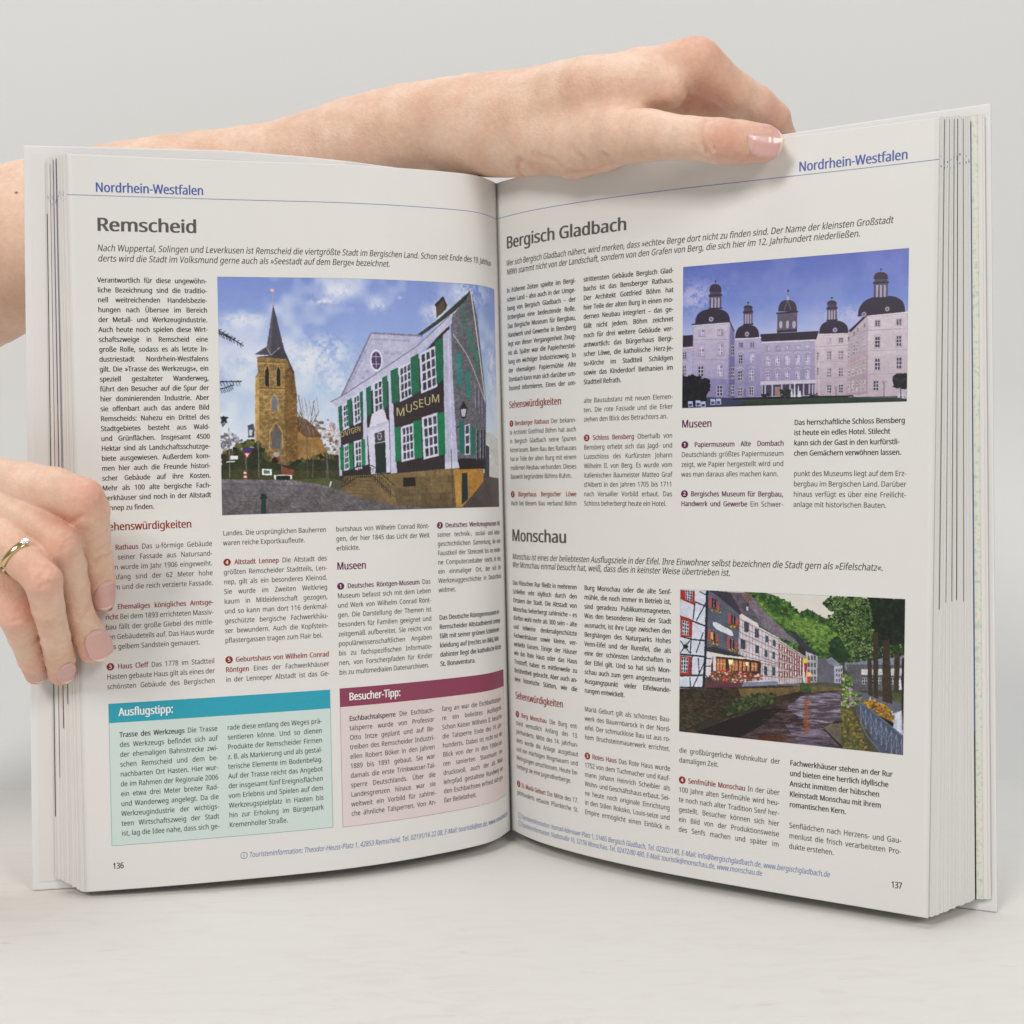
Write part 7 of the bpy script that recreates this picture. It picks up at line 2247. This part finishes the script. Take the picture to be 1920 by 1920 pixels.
def make_arm(parts, ks, lo, hi, h, reds, creases, slim, name='arm'):
    parts = [prep(p, slim) for p in parts]; sdf = lambda P: body_sdf(np.asarray(P, float), parts, ks)
    V, F = surface(sdf, lo, hi, h)
    def grad(P):
        e = .4; return np.stack([sdf(P+np.eye(3)[i]*e)-sdf(P-np.eye(3)[i]*e) for i in range(3)], 1)/(2*e)
    # project on the surface, then press the creases in
    for _ in range(2):
        G = grad(V); G /= np.linalg.norm(G, axis=1, keepdims=True)+1e-9; V = V-G*sdf(V)[:, None]*.9
    dark = np.zeros(len(V))
    for c in creases:
        pts = [np.array(p) for p in c[:-2]]; dep, wd = c[-2], c[-1]
        # snap the crease to the skin along the view direction
        pp = []
        for q in pts:
            o = np.array([5.3, -536.2, 153.9]); d = (q-o)/np.linalg.norm(q-o); T = np.linalg.norm(q-o)+np.linspace(-22, 22, 89)
            s_ = sdf(o+d*T[:, None]); k = np.argmax(s_ < 0) if (s_ < 0).any() else int(np.argmin(s_)); pp.append(o+d*T[k])
        dd = np.min([seg_dist(V, pp[i], pp[i+1]) for i in range(len(pp)-1)], 0)
        g = np.exp(-(dd/wd)**2); V = V-G*(g*dep-np.exp(-((dd-2.0*wd)/wd)**2)*dep*.25)[:, None]; dark = np.maximum(dark, g*dep*.6)  # crease shade is also painted into the skin colour through this mask
    # soft low relief of the skin
    V = V+G*(.18*np.sin(V[:, 0]*.31+V[:, 2]*.23)*np.sin(V[:, 1]*.27+V[:, 2]*.19+1.3))[:, None]
    o = mesh(name, V, F, SKIN, None, smooth=True)
    red = np.zeros(len(V))
    for (x, y, z, r) in reds: red = np.maximum(red, .55*np.exp(-((V-np.array([x, y, z]))**2).sum(1)/(r*r)))
    red = np.clip(np.maximum(red, dark), 0, .9)
    a = o.data.attributes.new('redness_crease_shade', 'FLOAT', 'POINT'); a.data.foreach_set('value', red.astype(np.float32))
    return o, sdf, grad
def make_nail(spec, finger, parent, slim):
    """drape a nail over its own finger only"""
    fp = prep(finger, slim); far = (np.array([-1e4]*3), np.array([1e4]*3)); sdf = lambda P: part_sdf(P, fp, far)
    c, ax, n, L, W = [np.array(q, float) if isinstance(q, tuple) else q for q in spec]
    n /= np.linalg.norm(n); ax = ax-n*(ax@n); ax /= np.linalg.norm(ax); sd = np.cross(ax, n)
    A, Bn = 22, 17; P = []; al = []
    for i in range(A):
        a = -1+2*i/(A-1)
        for j in range(Bn):
            b = -1+2*j/(Bn-1)
            aa = a; wdt = (1-abs(a)**2.3)**.5 if a < 0 else (1-.72*abs(a)**3.4)**.5
            tipc = -.10*b*b*max(a, 0)*L/2*1.6
            P.append(c+ax*(aa*L/2+tipc)+sd*(b*W/2*max(wdt, .12))); al.append(a)
    P = np.array(P); al = np.array(al)
    Q = P+n*6
    for _ in range(60):
        d = sdf(Q); Q = Q-n*np.clip(d, -1, 1.2)[:, None]*.8
    # a nail is a stiff shell: blend the draped shape with a plain cylinder arc, rising over the tip
    t = (Q-P)@n; T = t.reshape(A, Bn); base = T.copy()
    mid = T[:, Bn//2]; n_ = int(A*.78); lf = np.polyfit(np.linspace(-1, .55, n_), mid[:n_], 2); fit = np.polyval(lf, np.linspace(-1, 1, A))
    fit = np.where(np.linspace(-1, 1, A) > .5, np.maximum(fit, mid), mid); bb = np.linspace(-1, 1, Bn)
    for i in range(A):
        drop = np.clip(T[i]-mid[i], -W*.30*bb**2-.1, .2); T[i] = fit[i]+drop
    T += .28
    Q = P+n*T.reshape(-1)[:, None]
    fm = []
    for i in range(A-1):
        a = -1+2*(i+.5)/(A-1); fm += [1 if a > .84 else (2 if a < -.76 else 0)]*(Bn-1)
    V, F = slab(Q.reshape(A, Bn, 3), (Q-n*.35).reshape(A, Bn, 3), A, Bn)
    fmm = np.concatenate([fm, fm, np.ones(len(F)-2*len(fm))])
    return mesh('fingernail', V, F, [NAIL, NAILT, LUN], parent, smooth=True, fm=fmm)

person = empty('person', tuple(M([-260, 120, 150])))
tag(person, 'person with bare pale arms holding the book by its top and left side', 'person')
armR, sdfR, gR = make_arm([RIGHT_BODY]+RIGHT_PARTS, [2.6, 5.5, 6, 3, 3, 3, 4], (-300, -105, 205), (140, 95, 345), .8, RED_R, CREASE_R, 1.2)
armL, sdfL, gL = make_arm(LEFT_PARTS, [.45, .45, .45, 6, 5], (-330, -130, 75), (-135, 15, 195), .7, RED_L, CREASE_L, .5)
for a, lb in ((armR, 'forearm and hand reaching across behind the book, thumb on the top edge'), (armL, 'hand gripping the left edge with four fingers')):
    a.parent = person; a.matrix_parent_inverse = Matrix.Translation(person.location).inverted(); a['label'] = lb
for q in NAILS_R: make_nail(q, RIGHT_PARTS[0], armR, 1.1)
for q, finger in zip(NAILS_L, LEFT_PARTS): make_nail(q, finger, armL, .4)

# a small brown mole on the forearm, near the elbow
def mole(px_dir, sdf, grad, parent, r):
    o_ = np.array([5.3, -536.2, 153.9]); d = np.array(px_dir, float)-o_; d /= np.linalg.norm(d); T = np.linspace(380, 700, 900); s_ = sdf(o_+d*T[:, None]); c = o_+d*T[np.argmax(s_ < 0)]
    n = grad(c[None])[0]; n /= np.linalg.norm(n); a = np.cross(n, [0, 0, 1.]); a /= np.linalg.norm(a); b = np.cross(n, a); V = [c+n*.35]; F = []
    for k, (q, h) in enumerate(((.55, .28), (1, -.15))):
        for i in range(12): V.append(c+(a*math.cos(i*math.pi/6)*1.15+b*math.sin(i*math.pi/6))*r*q+n*h)
    for i in range(12): j = (i+1) % 12; F += [(0, 1+i, 1+j), (1+i, 13+i, 13+j, 1+j)]
    mesh('mole', np.array(V), F, mat('mole_skin', (.36, .16, .08), .5, .3), parent, smooth=True)
mole(MOLE, sdfR, gR, armR, 1.1)

# ---------------------------------------------------------------- the ring
GOLD = mat('gold', (.80, .60, .30), .18, .5, metal=1); SILVER = mat('silver', (.72, .72, .72), .2, .5, metal=1)
GEM = mat('gem', (.75, .8, .85), .05, .8, metal=.6)
rc, rax, rr = np.array(RING['c'], float), np.array(RING['ax'], float), RING['r']
rax = rax/np.linalg.norm(rax)
ring = empty('finger_ring', tuple(M(rc))); tag(ring, 'thin gold ring with a small silver set stone, worn on the ring finger', 'ring')
def ring_frame():
    e = np.array([0., -1, .35]); e -= rax*(e@rax); e /= np.linalg.norm(e); return e, np.cross(rax, e)
e1, e2 = ring_frame()
# follow the finger: march in from outside around the section
sec = []; RFINGER = prep(LEFT_PARTS[2])
NR = 72
for i in range(NR):
    a = 2*math.pi*i/NR; d = e1*math.cos(a)+e2*math.sin(a)
    T = np.linspace(0, 13, 80); s_ = part_sdf(rc+d*T[:, None], RFINGER); k = np.argmax(s_ > 0); sec.append(T[k] if (s_ > 0).any() else 8)
sec = np.array(sec); sec = np.convolve(np.concatenate([sec[-4:], sec, sec[:4]]), np.ones(9)/9, 'valid')
gem_dir = np.array(RING['gem'], float)-rc; gem_dir -= rax*(gem_dir@rax); gem_dir /= np.linalg.norm(gem_dir)
V = []; F = []
cam_d = np.array([.3, -1, 0.]); cam_d /= np.linalg.norm(cam_d)
for i in range(NR):      # past the stone the band sinks between the fingers
    a = 2*math.pi*i/NR; d = e1*math.cos(a)+e2*math.sin(a)
    if d@cam_d < gem_dir@cam_d-.04 and d@gem_dir > .2: sec[i] -= 2.2
for i in range(NR):
    a = 2*math.pi*i/NR; d = e1*math.cos(a)+e2*math.sin(a); near = max(0, d@gem_dir)**12
    hw = .95+.45*near; th = .6+.25*near
    for j in range(10):
        b = 2*math.pi*j/10; V.append(rc+d*(sec[i]+.15+th*(.5+.5*math.cos(b)))+rax*hw*math.sin(b))
for i in range(NR):
    for j in range(10): F.append((i*10+j, i*10+(j+1) % 10, ((i+1) % NR)*10+(j+1) % 10, ((i+1) % NR)*10+j))
mesh('band', np.array(V), F, GOLD, ring, smooth=True)
ga = math.atan2(gem_dir@e2, gem_dir@e1) % (2*math.pi); gr_ = sec[int(ga/(2*math.pi)*NR) % NR]
gc = rc+gem_dir*(gr_+1.1); s2 = np.cross(rax, gem_dir)
def lathe(c, axis, a1, a2, prof, n, name, m, parent, smooth=False):
    V = []; F = []
    for (r, h) in prof:
        for k in range(n): V.append(c+axis*h+(a1*math.cos(2*math.pi*k/n)+a2*math.sin(2*math.pi*k/n))*r)
    for i in range(len(prof)-1):
        for k in range(n): F.append((i*n+k, i*n+(k+1) % n, (i+1)*n+(k+1) % n, (i+1)*n+k))
    F.append(tuple(range(n))[::-1]); F.append(tuple(range((len(prof)-1)*n, len(prof)*n)))
    return mesh(name, np.array(V), F, m, parent, smooth=smooth)
head = lathe(gc, gem_dir, rax, s2, [(.6, -.7), (1.1, -.1), (1.35, .5), (1.2, .6)], 10, 'setting', SILVER, ring)
lathe(gc, gem_dir, rax, s2, [(1.0, .4), (1.05, .65), (.6, .95)], 8, 'gemstone', GEM, head)
for k in range(4):
    a = math.pi/4+k*math.pi/2; q = (rax*math.cos(a)+s2*math.sin(a))
    lathe(gc+q*1.15+gem_dir*.3, gem_dir, rax, s2, [(.2, -.2), (.35, .1), (.33, .55), (.15, .7)], 6, 'prong', SILVER, head, True)
